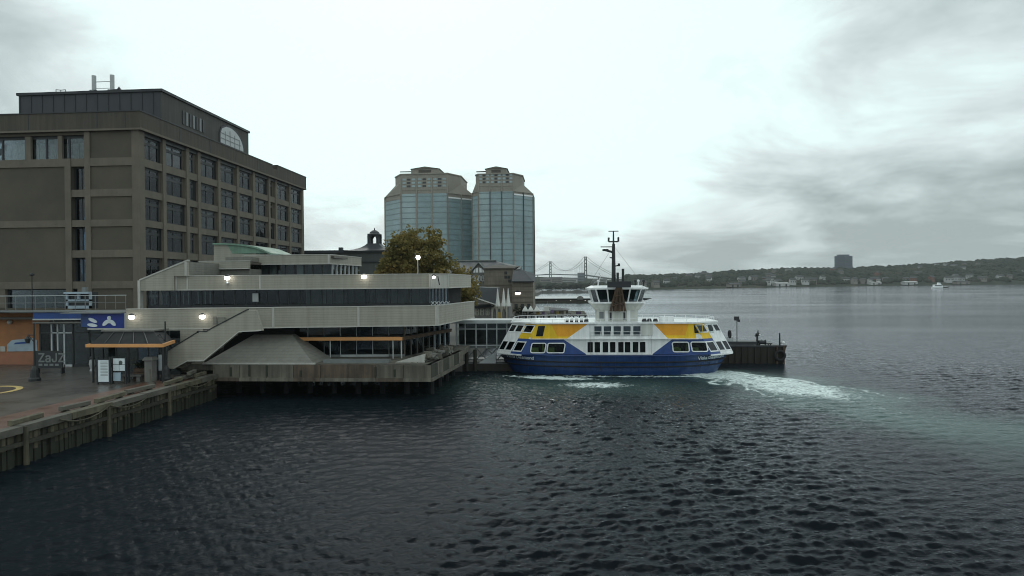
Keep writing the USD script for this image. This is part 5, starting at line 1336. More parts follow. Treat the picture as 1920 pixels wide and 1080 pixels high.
# rounded ends: chamfer and end walls in two tiers, leaning inwards
for s_ in (-1, 1):
    for (za, zb, mA, mB) in ((Z0, Z1, 'ferry_white', 'ferry_blue_light'), (Z1 + 0.002, Z2, 'ferry_white', 'ferry_yellow')):
        La, Lb = Lz(za), Lz(zb)
        for t_ in (-1, 1):
            def P3(u, v, off=0.0):
                """A point of the chamfer: u from the side (0) to the end (1), v from bottom to top, off outwards."""
                a_, b_ = np.array([s_ * (La - 2.6), t_ * LW, za]), np.array([s_ * La, t_ * 2.2, za])
                c_, d_ = np.array([s_ * (Lb - 2.6), t_ * LW, zb]), np.array([s_ * Lb, t_ * 2.2, zb])
                p_ = lerp(lerp(a_, b_, u), lerp(c_, d_, u), v)
                n_ = np.array([s_ * 0.61, t_ * 0.79, 0.1])
                return p_ + n_ * off
            quad = lambda u0, u1, v0, v1, o0, o1: hull([P3(u, v, o) for u in (u0, u1) for v in (v0, v1) for o in (o0, o1)])
            split_ = 0.42
            fer.part('end_panel', quad(0, split_, 0, 1, -0.08, 0), mB)
            fer.part('end_panel', quad(split_, 1, 0, 1, -0.08, 0), mA)
            lo, hi = (0.16, 0.76) if za == Z0 else (0.38, 0.86)
            for (u0, u1) in ((0.05, 0.36), (0.47, 0.70), (0.76, 0.96)):
                w = fer.part('window', [quad(u0, u1, lo, lo + 0.07, 0, 0.03), quad(u0, u1, hi, hi + 0.07, 0, 0.03), quad(u0 - 0.03, u0, lo, hi + 0.07, 0, 0.03), quad(u1, u1 + 0.03, lo, hi + 0.07, 0, 0.03)], 'ferry_white')
                fer.part('pane', quad(u0, u1, lo + 0.07, hi, 0.002, 0.012), 'pane_blue', parent=w)
                fer.part('pane_backing', quad(u0, u1, lo + 0.07, hi, 0.0005, 0.0015), 'black_interior', parent=w)
        fer.part('end_wall', hull([(s_ * L_ - s_ * d_, y_, z_) for (L_, z_) in ((La, za), (Lb, zb)) for d_ in (0, 0.08) for y_ in (-2.2, 2.2)]), 'ferry_white')
        w = fer.part('window', hull([(s_ * (La + (Lb - La) * v_) + s_ * 0.02, y_, za + (zb - za) * v_) for v_ in (0.25, 0.8) for y_ in (-1.8, 1.8)] + [(s_ * (La + (Lb - La) * v_) + s_ * 0.03, y_, za + (zb - za) * v_) for v_ in (0.25, 0.8) for y_ in (-1.8, 1.8)]), 'dark_trim')
    # bow platform ledge
    fer.part('ledge', hull([(s_ * (Lz(Z0) - 0.1), y_, z_) for y_ in (-2.4, 2.4) for z_ in (1.96, 2.1)] + [(s_ * (Lz(Z0) - 2.7), y_, z_) for y_ in (-4.4, 4.4) for z_ in (1.96, 2.1)]), 'ferry_white')
# roof and rails
Lr = Lz(Z2) + 0.15
ro = [(-Lr, -2.3), (-Lr + 2.6, -4.35), (Lr - 2.6, -4.35), (Lr, -2.3), (Lr, 2.3), (Lr - 2.6, 4.35), (-Lr + 2.6, 4.35), (-Lr, 2.3)]
fer.part('roof', prism(ro, Z2, Z2 + 0.16), 'ferry_white')
fer.part('window_visor', prism(Polygon(ro).buffer(0.1, join_style=2), Z1 - 0.02, Z1 + 0.04), 'ferry_white')
rl = Polygon(ro).buffer(-0.2, join_style=2).exterior
n_p = 44
prl = [rl.interpolate(k / n_p, normalized=True) for k in range(n_p)]
rail = fer.part('roof_rail', path([(p_.x, p_.y, Z2 + 0.5) for p_ in prl] + [(prl[0].x, prl[0].y, Z2 + 0.5)], 0.025, 5), 'ferry_white')
for p_ in prl:
    fer.part('rail_post', tube((p_.x, p_.y, Z2 + 0.16), (p_.x, p_.y, Z2 + 0.5), 0.02, n=5), 'ferry_white', parent=rail)
fer.part('mid_deck_box', [bx(S + 7.95, S + 9.1, -4.28, -4.2, 4.05, 5.2)], 'ferry_cream')
for k, x in enumerate((S + 0.55, S + 1.0, S + 1.5, S + 2.0)):
    fer.part('life_raft', tube((x, -3.2, Z2 + 0.45), (x + 0.32, -3.2, Z2 + 0.45), 0.22, n=10), 'ferry_white')
    fer.part('raft_cradle', bx(x, x + 0.3, -3.4, -3.0, Z2 + 0.16, Z2 + 0.28), 'rubber')
for k, x in enumerate((S + 2.4, S + 8.2, S + 8.7, S + 9.3)):
    fer.part('roof_box', hull([(x, -3.2, Z2 + 0.16), (x + 0.5, -3.2, Z2 + 0.16), (x, -2.8, Z2 + 0.16), (x + 0.5, -2.8, Z2 + 0.16), (x + 0.08, -3.1, Z2 + 0.5), (x + 0.4, -3.1, Z2 + 0.5)]), 'dark_trim')
fer.part('roof_box', bx(S + 10.0, S + 11.4, -3.0, -2.2, Z2 + 0.16, Z2 + 0.62), 'ferry_white')
# plating seams, rust runs, lifebuoys and fittings on the near side
for k, x in enumerate(np.arange(-8.6, 8.8, 1.72)):
    zz = np.array([0.3, 0.8, 1.25, 1.6, 1.95])
    fer.part('hull_seam', path([(x, hull_y(x, z) - 0.004, z + sheer(x) * z / 2) for z in zz], 0.012, 4), 'ferry_blue_light', parent=h_)
for k, (x, z, l_) in enumerate([(-8.9, 1.25, 0.7), (-5.1, 1.28, 0.5), (-1.4, 1.3, 0.8), (2.2, 0.84, 0.45), (4.9, 1.3, 0.65), (8.1, 1.25, 0.75), (9.4, 1.25, 0.5)]):
    zz = np.linspace(z, z - l_, 5)
    fer.part('rust_run', path([(x, hull_y(x, q) - 0.006, q) for q in zz], 0.022, 4), 'rust', parent=h_)
for x in (S + 2.95, S + 8.95):
    fer.part('panel_seam', bx(x - 0.012, x + 0.012, -LW - 0.008, -LW, Z0 + 0.1, Z2 - 0.05), 'grey_metal')
fer.part('deck_line', bx(-e1 + 0.1, e1 - 0.1, -LW - 0.05, -LW, Z1 - 0.03, Z1 + 0.03), 'ferry_cream')
for k in range(7):
    fer.part('mid_rail_post', bx(S + 3.0 + k * 0.97, S + 3.04 + k * 0.97, -LW - 0.07, -LW - 0.03, Z1 + 0.05, Z1 + 0.75), 'ferry_white')
fer.part('mid_rail', [bx(S + 3.0, S + 8.9, -LW - 0.075, -LW - 0.035, z, z + 0.035) for z in (Z1 + 0.4, Z1 + 0.72)], 'ferry_white')
# wheelhouse tower
cx = S + 5.85
trunk = fer.part('bridge_trunk', bx(cx - 2.05, cx + 2.05, -2.2, 2.2, Z2 + 0.16, 6.55), 'ferry_cream')
for x in (-1.12, 1.12):
    fer.part('trunk_post', bx(cx + x - 0.16, cx + x + 0.16, -2.28, -2.2, Z2 + 0.16, 6.5), 'ferry_white', parent=trunk)
    fer.part('trunk_door', bx(cx + x * 0.62 - 0.1, cx + x * 0.62 + 0.1, -2.23, -2.2, Z2 + 0.3, 6.3), 'dark_trim', parent=trunk)
fer.part('trunk_vent', bx(cx - 1.85, cx - 1.4, -2.24, -2.2, Z2 + 0.4, 6.35), 'grey_metal', parent=trunk)


def sq(hx, hy, z):
    c_ = 0.55
    return [(cx - hx, -hy + c_, z), (cx - hx + c_, -hy, z), (cx + hx - c_, -hy, z), (cx + hx, -hy + c_, z), (cx + hx, hy - c_, z), (cx + hx - c_, hy, z), (cx - hx + c_, hy, z), (cx - hx, hy - c_, z)]


fer.part('bridge_flare', loft(sq(2.25, 2.3, 6.5), sq(2.68, 2.75, 7.25)), 'ferry_cream')
fer.part('bridge_ledge', loft(sq(2.82, 2.9, 7.25), sq(2.82, 2.9, 7.42)), 'ferry_white')
lo_, hi_ = sq(2.5, 2.55, 7.42), sq(2.86, 2.95, 8.72)
for k in range(8):
    a_, b_, c_, d_ = lo_[k], lo_[(k + 1) % 8], hi_[(k + 1) % 8], hi_[k]
    ctr = np.array([cx, 0, 8])
    nb_ = {1: 4, 5: 4, 3: 3, 7: 3}.get(k, 1)
    for i in range(nb_):
        A_, B_, C2_, D_ = lerp(a_, b_, i / nb_), lerp(a_, b_, (i + 1) / nb_), lerp(d_, c_, (i + 1) / nb_), lerp(d_, c_, i / nb_)
        inn = lambda p_: lerp(p_, ctr, 0.02)
        bars = [hull([A_, lerp(A_, B_, 0.12), D_, lerp(D_, C2_, 0.12), inn(A_), inn(lerp(A_, B_, 0.12)), inn(D_), inn(lerp(D_, C2_, 0.12))])]
        w = fer.part('bridge_window', bars, 'ferry_white')
        E0, E1, E2, E3 = lerp(A_, B_, 0.12), B_, C2_, lerp(D_, C2_, 0.12)
        fer.part('pane', hull([inn(E0), inn(E1), inn(E2), inn(E3)] + [lerp(p_, ctr, 0.026) for p_ in (E0, E1, E2, E3)]), 'pane_sky' if (k, i) in ((1, 0), (1, 3), (0, 0), (2, 0)) else 'pane_ferry', parent=w)
fer.part('bridge_core', loft([lerp(p_, (cx, 0, 7.42), 0.3) for p_ in lo_], [lerp(p_, (cx, 0, 8.72), 0.3) for p_ in hi_]), 'black_interior')
fer.part('bridge_roof', [loft(sq(3.08, 3.1, 8.72), sq(3.08, 3.1, 8.9)), loft(sq(2.95, 2.95, 8.9), sq(2.5, 2.4, 9.12))], 'ferry_white')
fer.part('roof_visor', hull([(cx + 2.5, -1.0, 7.75), (cx + 3.7, -1.0, 7.72), (cx + 2.5, 1.0, 7.75), (cx + 3.7, 1.0, 7.72), (cx + 2.9, -1, 7.5), (cx + 3.4, 1, 7.5)]), 'dark_trim')
fer.part('nav_board', bx(cx - 1.1, cx + 1.25, -3.4, -3.3, 8.92, 9.55), 'dark_trim')
for k, (dx, m) in enumerate(((-2.4, 'grey_metal'), (-1.9, 'ferry_white'), (1.9, 'dark_trim'), (2.2, 'ferry_white'), (2.75, 'dark_trim'))):
    fer.part('roof_fitting', [tube((cx + dx, -1.5, 9.05), (cx + dx, -1.5, 9.5), 0.07), ball((cx + dx, -1.5, 9.6), 0.17 - 0.02 * (k % 2), 1)], m)
fer.part('whip_aerial', [tube((cx - 2.0, -1.2, 9.1), (cx - 1.6, -1.2, 10.2), 0.025, n=4), tube((cx - 1.6, -1.2, 10.2), (cx - 1.8, -1.2, 10.5), 0.06, n=5)], 'ferry_white')
ex = fer.part('exhaust_trunk', [tube((cx + x0, -2.75, 6.45), (cx + x1, -3.3, 9.0), 0.14, 0.10, 6) for x0, x1 in ((-0.75, -0.15), (-0.3, -0.02), (0.2, 0.12), (0.72, 0.28))] + [hull([(cx - 0.55, -2.72, 6.45), (cx + 0.55, -2.72, 6.45), (cx - 0.15, -3.27, 8.95), (cx + 0.25, -3.27, 8.95), (cx - 0.55, -2.5, 6.45), (cx + 0.55, -2.5, 6.45), (cx - 0.15, -3.1, 8.95), (cx + 0.25, -3.1, 8.95)])], 'rust')
fer.part('cross_bar', [tube((cx - 0.62, -3.0, 7.0), (cx + 0.6, -3.05, 7.35), 0.06, n=5), tube((cx + 0.55, -3.0, 7.0), (cx - 0.5, -3.1, 7.6), 0.06, n=5), tube((cx - 0.35, -3.25, 8.0), (cx + 0.4, -3.25, 8.15), 0.05, n=5)], 'rust', parent=ex)
mx = cx - 0.22
mast = fer.part('mast', [tube((mx, -0.5, 9.0), (mx, -0.5, 11.2), 0.24, 0.20), tube((mx, -0.5, 11.2), (mx, -0.5, 13.6), 0.20, 0.15), tube((mx, -0.5, 13.6), (mx, -0.5, 15.0), 0.09, 0.06)], 'dark_trim')
for (x0, z0, x1, z1, r_) in [(-0.52, 14.97, 0.52, 14.97, 0.05), (-0.5, 13.85, 0.5, 13.85, 0.07), (-0.5, 13.85, -0.5, 14.3, 0.10), (0.5, 13.85, 0.5, 14.3, 0.10), (-1.35, 13.3, 0.1, 13.3, 0.05), (-0.9, 12.95, 0, 12.7, 0.12), (-0.4, 12.15, 0, 12.05, 0.06), (0, 11.2, 0.55, 11.3, 0.07), (0.55, 11.2, 0.55, 11.5, 0.11)]:
    fer.part('yard', tube((mx + x0, -0.52, z0), (mx + x1, -0.52, z1), r_), 'black_iron', parent=mast)
fer.part('radar', bx(mx - 1.15, mx - 0.55, -0.75, -0.3, 12.85, 13.05), 'black_iron', parent=mast)
for x in (0.35, 0.9):
    fer.part('exhaust_pipe', tube((mx + x, -1.2, 9.0), (mx + x, -1.2, 10.9 - 0.4 * (x < 0.5)), 0.13), 'black_iron')
fer.part('stay', [tube((mx, -0.5, 13.4), (cx - 2.9, -0.5, 9.1), 0.012, n=3), tube((mx, -0.5, 13.4), (cx + 2.9, -0.5, 9.1), 0.012, n=3)], 'black_iron')
fer.part('fender_tyre', [trimesh.creation.torus(0.34, 0.11, 16, 8).apply_transform(trimesh.transformations.rotation_matrix(math.pi / 2, [0, 1, 0])).apply_translation((11.9, -1.2, 3.9))], 'rubber')

# ------------------------------------------------------------------ second landing float behind the ferry
ld = Thing('berth_float', 'dark rust stained berth float with raised deck behind the ferry stern', 'float', (18, 79, 0))
ld.part('hull', hull([(8, 75.4, -0.6), (25.3, 75.4, -0.6), (8, 84, -0.6), (25.3, 84, -0.6), (8, 75.2, 1.9), (25.7, 75.2, 1.9), (8, 84, 1.9), (25.7, 84, 1.9)]), 'hull_dark', **W)
ld.part('coaming', [bx(8, 25.75, 75.1, 75.3, 1.9, 2.12), bx(8, 22.6, 75.6, 75.75, 2.12, 2.5)], 'dark_trim', **W)
ld.part('deck', bx(8, 25.6, 75.3, 83.9, 1.9, 1.94), 'deck_grey', **W)
ld.part('low_wall', [bx(20.2, 22.4, 76.3, 76.5, 1.94, 2.35)], 'pale_metal', **W)
for x in (24.6, 25.35):
    ld.part('corner_post', bx(x, x + 0.14, 75.0, 75.16, -0.2, 2.1), 'rust', **W)
for k in range(9):
    ld.part('rib', bx(18.6 + k * 0.72, 18.68 + k * 0.72, 75.1, 75.32, 0.1, 1.9), 'hull_dark', **W)
ld.part('tyre_fender', trimesh.creation.torus(0.52, 0.17, 18, 8).apply_transform(trimesh.transformations.rotation_matrix(math.pi / 2, [1, 0, 0])).apply_translation((24.95, 75.0, 0.95)), 'rubber', **W)
ld.part('end_rail', [tube((20.0, 76, 1.94), (20.0, 76, 3.0), 0.05), tube((19.3, 76, 1.94), (19.3, 76, 3.0), 0.05), tube((19.3, 76, 3.0), (20.0, 76, 3.0), 0.05), bx(19.35, 19.95, 75.98, 76.02, 2.1, 2.9)], 'pale_metal', **W)
lp = Thing('float_lamp_post', 'thin lamp post with square dark head on the berth float', 'lamp post', (20.6, 76.6, 1.94))
lp.part('post', tube((0, 0, 0), (0, 0, 3.1), 0.07, 0.05), 'grey_metal')
lp.part('head', [bx(-0.28, 0.22, -0.2, 0.2, 2.95, 3.42), bx(0.1, 0.34, -0.12, 0.12, 2.78, 3.05)], 'dark_trim')
lp.part('foot', bx(-0.18, 0.18, -0.18, 0.18, 0, 0.1), 'dark_trim')
wi = Thing('mooring_winch', 'dark upright mooring post with bulky head and sloping arm on the berth float', 'mooring winch', (22.9, 76.4, 1.94))
wi.part('post', [tube((-0.05, 0, 0), (-0.05, 0, 1.15), 0.14, 0.11), tube((0.1, 0, 0), (0.55, 0.1, 0.62), 0.10)], 'dark_trim')
wi.part('drum', [tube((0.05, -0.25, 0.45), (0.75, -0.25, 0.42), 0.22, n=10), tube((0.75, -0.25, 0.42), (0.82, -0.25, 0.42), 0.32, n=12)], 'dark_trim')
wi.part('head', [ball((-0.05, 0, 1.3), 0.22, 1), tube((-0.3, 0, 1.1), (0.15, 0, 1.5), 0.09), tube((0.0, 0, 1.4), (0.06, 0, 1.8), 0.06)], 'black_iron')
wi.part('lamp_cap', ball((0.2, -0.12, 1.25), 0.11, 1), 'white_paint')
mp = Thing('corner_marker', 'short dark post with white ball lamp at the outer corner of the berth float', 'marker post', (25.1, 75.5, 1.94))
mp.part('post', tube((0, 0, 0), (0, 0, 1.55), 0.10, 0.07), 'black_iron')
mp.part('lamp', ball((0.38, -0.1, 0.45), 0.16, 2), 'white_paint')
mp.part('bracket', tube((0, 0, 0.4), (0.38, -0.1, 0.4), 0.035), 'black_iron')
cl = Thing('deck_cleat', 'low dark cleat on the berth float between winch and corner post', 'cleat', (24.1, 76.0, 1.94))
cl.part('horn', tube((-0.3, 0, 0.28), (0.3, 0, 0.28), 0.07), 'black_iron')
cl.part('foot', [tube((-0.12, 0, 0), (-0.12, 0, 0.28), 0.06), tube((0.12, 0, 0), (0.12, 0, 0.28), 0.06)], 'black_iron')

# ------------------------------------------------------------------ quay: timber wall, edge timbers
qw = Thing('quay_wall', 'weathered vertical timber quay wall dropping to the dark water', 'quay wall', (-29, 35, 0))
qw.part('backing', bx(-29.0, -28.86, -40, 51.4, -2, 1.72), 'weed_timber', **W)
r5 = np.random.default_rng(31)
y = 18.0
k = 0
while y < 51.1:
    w_ = 0.20 + 0.12 * r5.random()
    gap = 0.03 + (0.30 * r5.random() if r5.random() < 0.16 else 0.05 * r5.random())
    d_ = 0.06 + 0.14 * r5.random()
    zt = 1.60 + 0.12 * r5.random()
    m = ('old_timber', 'old_timber_pale', 'old_timber_pale', 'old_timber_dark', 'old_timber')[int(r5.integers(0, 5))]
    qw.part('plank', hull([(-28.86, y, -1.2), (-28.86 + d_, y + 0.02, -1.2), (-28.86 + d_, y + w_ - 0.02, -1.2), (-28.86, y + w_, -1.2), (-28.86, y, zt), (-28.86 + d_, y + 0.02, zt), (-28.86 + d_, y + w_ - 0.02, zt), (-28.86, y + w_, zt)]), m, **W)
    qw.part('tide_growth', bx(-28.86, -28.86 + d_ + 0.012, y, y + w_, -1.2, 0.65 + 0.45 * r5.random()), 'weed_timber', **W)
    y += w_ + gap
    k += 1
for y0 in np.arange(19.5, 51, 6.3):
    qw.part('pile', tube((-28.5, y0, -1.5), (-28.55, y0, 1.85 + 0.3 * r5.random()), 0.15, 0.13, 8), ('old_timber', 'old_timber_dark')[int(y0) % 2], **W)
qw.part('waling', [bx(-28.72, -28.52, 16, 51.2, 1.05, 1.27)], 'old_timber_dark', **W)
for k, y0 in enumerate(np.arange(15, 50.5, 3.4)):
    qw.part('cap_timber', bx(-29.15 + 0.05 * r5.random(), -28.5, y0, min(y0 + 3.3, 51.3), 1.72, 2.05 + 0.06 * r5.random()), 'cap_timber' if k % 3 else 'old_timber_pale', **W)
lab = ['nearest loose timber baulk lying on the quay edge', 'loose timber baulk second from the left on the quay edge', 'pale timber baulk in front of the notice boards', 'crooked timber baulk just right of the notice boards', 'timber baulk lying below the lamp post by the stair', 'timber baulk near the foot of the outside stair', 'last timber baulk before the terminal pier', 'short timber baulk on top of another near the pier']
for k, (x, y0, L, a, zb) in enumerate([(-29.3, 33.0, 2.2, 0.05, 2.1), (-29.5, 36.8, 2.0, -0.12, 2.1), (-29.3, 39.6, 2.8, 0.06, 2.12), (-29.6, 43.0, 2.6, -0.10, 2.1), (-29.3, 46.4, 2.4, 0.1, 2.12), (-29.7, 48.6, 2.2, -0.06, 2.1), (-29.4, 50.2, 1.6, 0.04, 2.1), (-29.5, 49.2, 1.5, 0.25, 2.4)]):
    lg = Thing('timber_baulk', lab[k], 'timber baulk', (x, y0, zb), rz=a, group='timber baulks along the quay edge')
    s_ = 0.15
    lg.part('beam', hull([(sx * s_, sy * L / 2, z_) for sx in (-1, 1) for sy in (-1, 1) for z_ in (0.03, 0.24)] + [(sx * s_ * 0.7, sy * (L / 2 + 0.03), z_) for sx in (-1, 1) for sy in (-1, 1) for z_ in (0.0, 0.27)]), 'cap_timber' if k % 2 else 'old_timber_pale')
    for q_ in (-L / 3, L / 3):
        lg.part('bearer', bx(-0.2, 0.2, q_ - 0.1, q_ + 0.1, -0.1, 0.0), 'old_timber_dark')
ch_ = Thing('mooring_chain', 'sagging heavy chain hung along the top of the quay wall', 'chain', (-28.4, 36, 1.6))
for k in (1, 2, 4):
    y0 = 30.2 + k * 4.1
    pts = [(-28.42, y0 + 4.0 * t, 1.95 - 0.42 * 4 * t * (1 - t)) for t in np.linspace(0, 1, 15)]
    ch_.part('link_run', path(pts, 0.045, 5), 'old_timber', **W)

# painted ring and a bollard at the left edge
ring = trimesh.creation.annulus(2.0, 2.42, 0.006, sections=64)
ring.apply_translation((-41.6, 43.0, 2.007))
single('painted_ring', ring, 'yellow_paint', 'worn yellow ring painted on the dark promenade at left', 'painted ring')
bo = Thing('bollard', 'black bollard inside the painted ring at the left edge', 'bollard', (-39.95, 41.3, 2.0))
bo.part('body', lathe([(0, 0), (0.26, 0), (0.26, 0.06), (0.19, 0.12), (0.16, 0.85), (0.2, 0.9), (0.2, 0.97), (0.12, 1.05), (0, 1.08)], 14), 'black_iron')
bo.part('band', lathe([(0.165, 0.7), (0.175, 0.7), (0.175, 0.76), (0.165, 0.76)], 14), 'grey_metal')


def lamp_post(label, loc, h, arm):
    t = Thing('lamp_post', label, 'lamp post', loc)
    t.part('post', [tube((0, 0, 1.15), (0, 0, h), 0.075, 0.055), tube((0, 0, h), (0, 0, h + 0.1), 0.09, 0.02)], 'black_iron')
    t.part('base', lathe([(0, 0), (0.42, 0), (0.42, 0.18), (0.34, 0.28), (0.27, 0.9), (0.2, 1.05), (0.12, 1.2), (0, 1.2)], 12), 'black_iron')
    t.part('arm', [tube((0, 0, h - 0.9), (-arm, 0, h - 0.9), 0.04), tube((0, 0, h - 1.5), (-arm * 0.8, 0, h - 0.95), 0.03)], 'black_iron')
    t.part('lantern', [lathe([(0, 0), (0.12, 0), (0.2, 0.3), (0.22, 0.34), (0.06, 0.55), (0, 0.6)], 8, (-arm, 0, h - 1.55))], 'black_iron')
    return t


lamp_post('black lamp post with flared base in front of the orange mural', (-41.75, 47.9, 2.0), 4.55, 0.55)
lamp_post('black lamp post with side arm between canopy and outside stair', (-31.1, 48.3, 2.0), 4.6, 0.6)
tl = Thing('terrace_lamp', 'thin dark lamp post on the terrace in front of the office block', 'lamp post', (-57.7, 66, 7.2))
tl.part('post', tube((0, 0, -0.7), (0, 0, 3.5), 0.07, 0.05), 'black_iron')
tl.part('head', lathe([(0, 3.45), (0.2, 3.5), (0.24, 3.62), (0.1, 3.8), (0, 3.82)], 10), 'black_iron')
tl.part('foot', lathe([(0, -0.6), (0.2, -0.6), (0.12, -0.3), (0, -0.3)], 10), 'black_iron')

# globe lamps
gl = [((-36.2, 51.6, 6.84), 'lit globe lamp beside the blue sign panel', (-36.2, 52.1)), ((-30.55, 52.6, 6.80), 'lit globe lamp on the tan wall above the outside stair', (-30.55, 53.0)),
      ((-30.9, 57.45, 10.16), 'lit globe lamp on the upper band left of the seam', (-30.9, 57.9)), ((-18.2, 58.4, 10.17), 'lit globe lamp on the upper band below the cupola', (-18.2, 58.8)),
      ((-11.65, 58.6, 10.06), 'lit globe lamp on the pale end of the upper band', (-11.65, 59.7))]
for k, ((x, y, z), lb, (wx, wy)) in enumerate(gl):
    g_ = Thing('globe_lamp', lb, 'lamp', (x, y, z), group='lit globe lamps on the terminal')
    g_.part('globe', ball((0, 0, 0), 0.21, 3, (1.25, 1, 1)) if k != 4 else ball((0, 0, 0), 0.14, 3), 'lamp_glow', smooth=True)
    g_.part('bracket', [tube((0, 0.2, 0.12), (wx - x, wy - y, 0.12), 0.03), tube((0, 0, 0.2), (0, 0.2, 0.14), 0.03)], 'black_iron')
    g_.part('cap', lathe([(0, 0.2), (0.2, 0.17), (0.22, 0.22), (0.08, 0.32), (0, 0.33)], 12), 'black_iron')
    if k == 2:
        g_.part('reflector', ball((-0.15, 0.3, -0.45), 0.12, 1), 'board_white')
    if k == 4:
        g_.part('stem', tube((0.45, 0.4, -0.7), (0.3, 0.3, 0.12), 0.05), 'black_iron')
sl = Thing('street_lamp', 'street lamp with white globe standing in front of the autumn tree', 'lamp post', (-16.8, 75.0, 2.2))
sl.part('post', tube((0, 0, 0), (-0.05, 0, 10.2), 0.09, 0.06), 'pale_metal')
sl.part('globe', ball((0.02, -0.05, 10.4), 0.26, 3), 'lamp_glow', smooth=True)
sl.part('foot', lathe([(0, 0), (0.25, 0), (0.2, 0.5), (0, 0.5)], 10), 'grey_metal')

# signs and small things on the promenade
bs = Thing('chalk_sign', 'black framed sign with large white letters beside the glass doors', 'sign', (-44.0, 52.0, 2.0))
bs.part('board', bx(-1.35, 1.25, -0.05, 0.05, 0.45, 1.95), 'dark_trim')
for x in (-1.2, 1.1):
    bs.part('leg', bx(x, x + 0.1, -0.04, 0.3, 0, 0.5), 'dark_trim')
lt = meshkit.text_mesh('ZaJZ', 0.75, 0.02, bold=True)
lt.apply_transform(trimesh.transformations.rotation_matrix(math.pi / 2, [1, 0, 0]))
lt.apply_translation((-0.98, -0.052, 1.0))
bs.part('lettering', [lt] + [bx(-0.9 + k * 0.5, -0.55 + k * 0.5, -0.07, -0.052, 0.66, 0.84) for k in range(4)], 'grey_metal')
nb1 = Thing('notice_board', 'tall white notice board in a dark frame, left of the pair on the quay', 'notice board', (-34.75, 46.3, 2.0), scale=(1.12, 1, 1.05))
nb1.part('post', [bx(-0.5, -0.4, -0.05, 0.05, 0, 2.0), bx(0.38, 0.48, -0.05, 0.05, 0, 2.0)], 'dark_trim')
nb1.part('panel', bx(-0.4, 0.38, -0.03, 0.03, 0.18, 1.78), 'board_white')
nb1.part('frame', [bx(-0.4, 0.38, -0.05, 0.05, 1.78, 1.86), bx(-0.4, 0.38, -0.05, 0.05, 0.10, 0.18)], 'dark_trim')
nb1.part('print_lines', [bx(-0.22, 0.3, -0.034, -0.03, z, z + 0.035) for z in np.arange(0.62, 1.65, 0.11)], 'grey_metal')
nb2 = Thing('notice_board_wide', 'white notice board with four panels, right of the pair on the quay', 'notice board', (-33.72, 46.6, 2.0), scale=(1.1, 1, 1.08))
nb2.part('post', [bx(-0.52, -0.44, -0.05, 0.05, 0, 1.9), bx(0.44, 0.52, -0.05, 0.05, 0, 1.9)], 'dark_trim')
for x in (-0.44, 0.02):
    for z in (0.92, 1.38):
        nb2.part('panel', bx(x, x + 0.42, -0.03, 0.03, z, z + 0.42), 'board_white')
nb2.part('emblem', wallxz(ell(0.12, 1.5, 0.13, 0.15, 0), -0.04, -0.03), 'roof_green')
nb2.part('lower_panel', bx(-0.44, 0.1, -0.03, 0.02, 0.2, 0.8), 'bluish_metal')
ws = Thing('white_slab_sign', 'narrow white sign slab at the foot of the right lamp post', 'sign', (-31.6, 48.6, 2.0))
ws.part('slab', bx(-0.26, 0.2, -0.05, 0.05, 0.75, 2.0), 'board_white')
ws.part('post', [bx(-0.36, -0.26, -0.05, 0.05, 0, 2.1), bx(0.2, 0.3, -0.05, 0.05, 0, 2.1)], 'dark_trim')
pb = Thing('planter_box', 'brown timber planter box under the canopy', 'planter', (-33.0, 48.4, 2.0))
pb.part('box', [bx(-0.6, 0.5, -0.4, 0.4, 0, 0.3), bx(-0.62, 0.52, -0.42, 0.42, 0.34, 0.68), bx(-0.6, 0.5, -0.4, 0.4, 0.72, 1.0)], 'rust')
pb.part('plants', leafy([((0, 0, 1.25), (0.6, 0.45, 0.35), 1.0)], 260, 0.1, 12), 'dark_shrub')
sp_ = Thing('stone_pier', 'square grey stone pier with cap beside the planter under the canopy', 'pier', (-31.95, 47.7, 2.0))
sp_.part('shaft', bx(-0.3, 0.3, -0.3, 0.3, 0, 1.7), 'stone_grey')
sp_.part('cap', hull([(sx * 0.42, sy * 0.42, 1.7) for sx in (-1, 1) for sy in (-1, 1)] + [(sx * 0.3, sy * 0.3, 1.95) for sx in (-1, 1) for sy in (-1, 1)]), 'stone_grey')
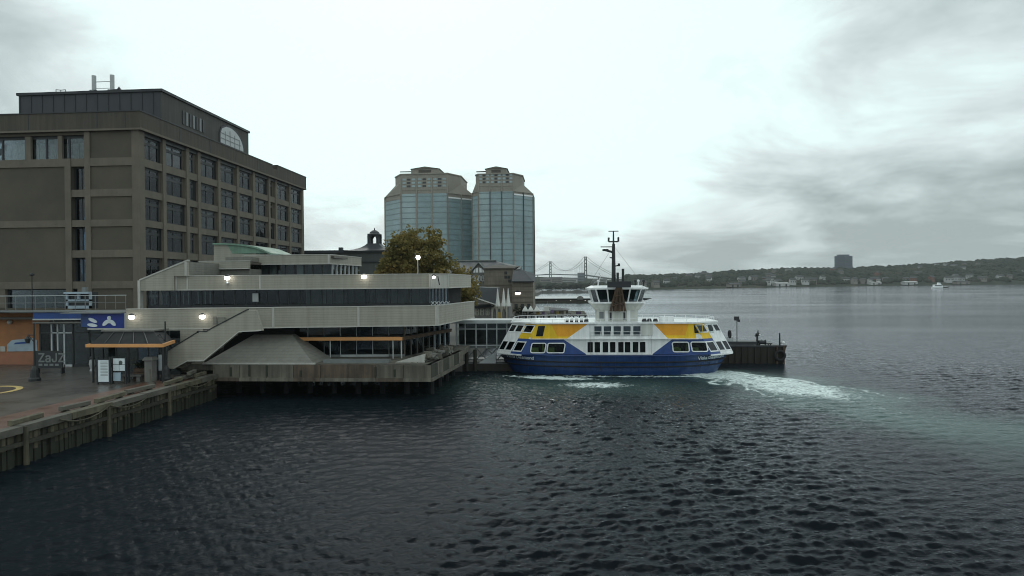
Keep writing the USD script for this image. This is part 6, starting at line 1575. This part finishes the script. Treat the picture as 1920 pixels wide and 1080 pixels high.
wp = Thing('pale_post', 'thin pale post leaning at the quay edge below the white sign slab', 'post', (-31.2, 46.6, 2.0))
wp.part('shaft', tube((0, 0, 0), (-0.1, 0, 1.15), 0.08, 0.07), 'cap_timber')
wp.part('foot', bx(-0.2, 0.3, -0.15, 0.15, 0, 0.12), 'cap_timber')
lb_ = Thing('low_bench', 'low grey block bench behind the notice boards', 'bench', (-33.6, 47.9, 2.0))
lb_.part('seat', bx(-0.9, 0.9, -0.3, 0.3, 0.4, 0.55), 'stone_grey')
lb_.part('leg', bx(-0.8, -0.5, -0.25, 0.25, 0, 0.4), 'stone_grey')
lb_.part('leg', bx(0.5, 0.8, -0.25, 0.25, 0, 0.4), 'stone_grey')
ft = Thing('white_urn', 'small white urn shaped litter bin beside the dark glass doors', 'bin', (-41.3, 53.6, 2.0))
ft.part('body', lathe([(0, 0), (0.22, 0), (0.16, 0.2), (0.26, 0.6), (0.22, 0.95), (0.12, 1.05), (0, 1.05)], 12), 'pale_metal')
ft.part('lid', lathe([(0, 1.05), (0.2, 1.05), (0.22, 1.15), (0.1, 1.3), (0, 1.3)], 12), 'dark_trim')
# patio clutter on the terminal terrace
pk = Thing('parapet_bunting', 'pale crisscross rack on the terrace corner above the lower band', 'rack', (-11.0, 57.0, 7.55))
pk.part('bar', [tube((-0.6 + 0.35 * k, 0, 0.0), (-0.3 + 0.35 * k, 0, 0.32), 0.04, n=5) for k in range(5)], 'pale_metal')
pk.part('bar', [tube((-0.6 + 0.35 * k, 0.05, 0.32), (-0.3 + 0.35 * k, 0.05, 0.0), 0.04, n=5) for k in range(5)], 'pale_metal')

# ------------------------------------------------------------------ haze over the harbour
hz = '/World/haze'
MAT['harbour_haze'] = usdkit.material(stage, '/World/Looks/harbour_haze', {'v': ('principled_volume', {'color': (0.86, 0.92, 0.92), 'density': HAZE, 'anisotropy': 0.35})}, [], volume='v.volume')
put(hz, bx(-3000, 3200, -700, 4200, -4.5, 125), 'harbour_haze')
tag(stage.GetPrimAtPath(hz), 'thin grey haze over the harbour', 'haze', None, 'stuff')
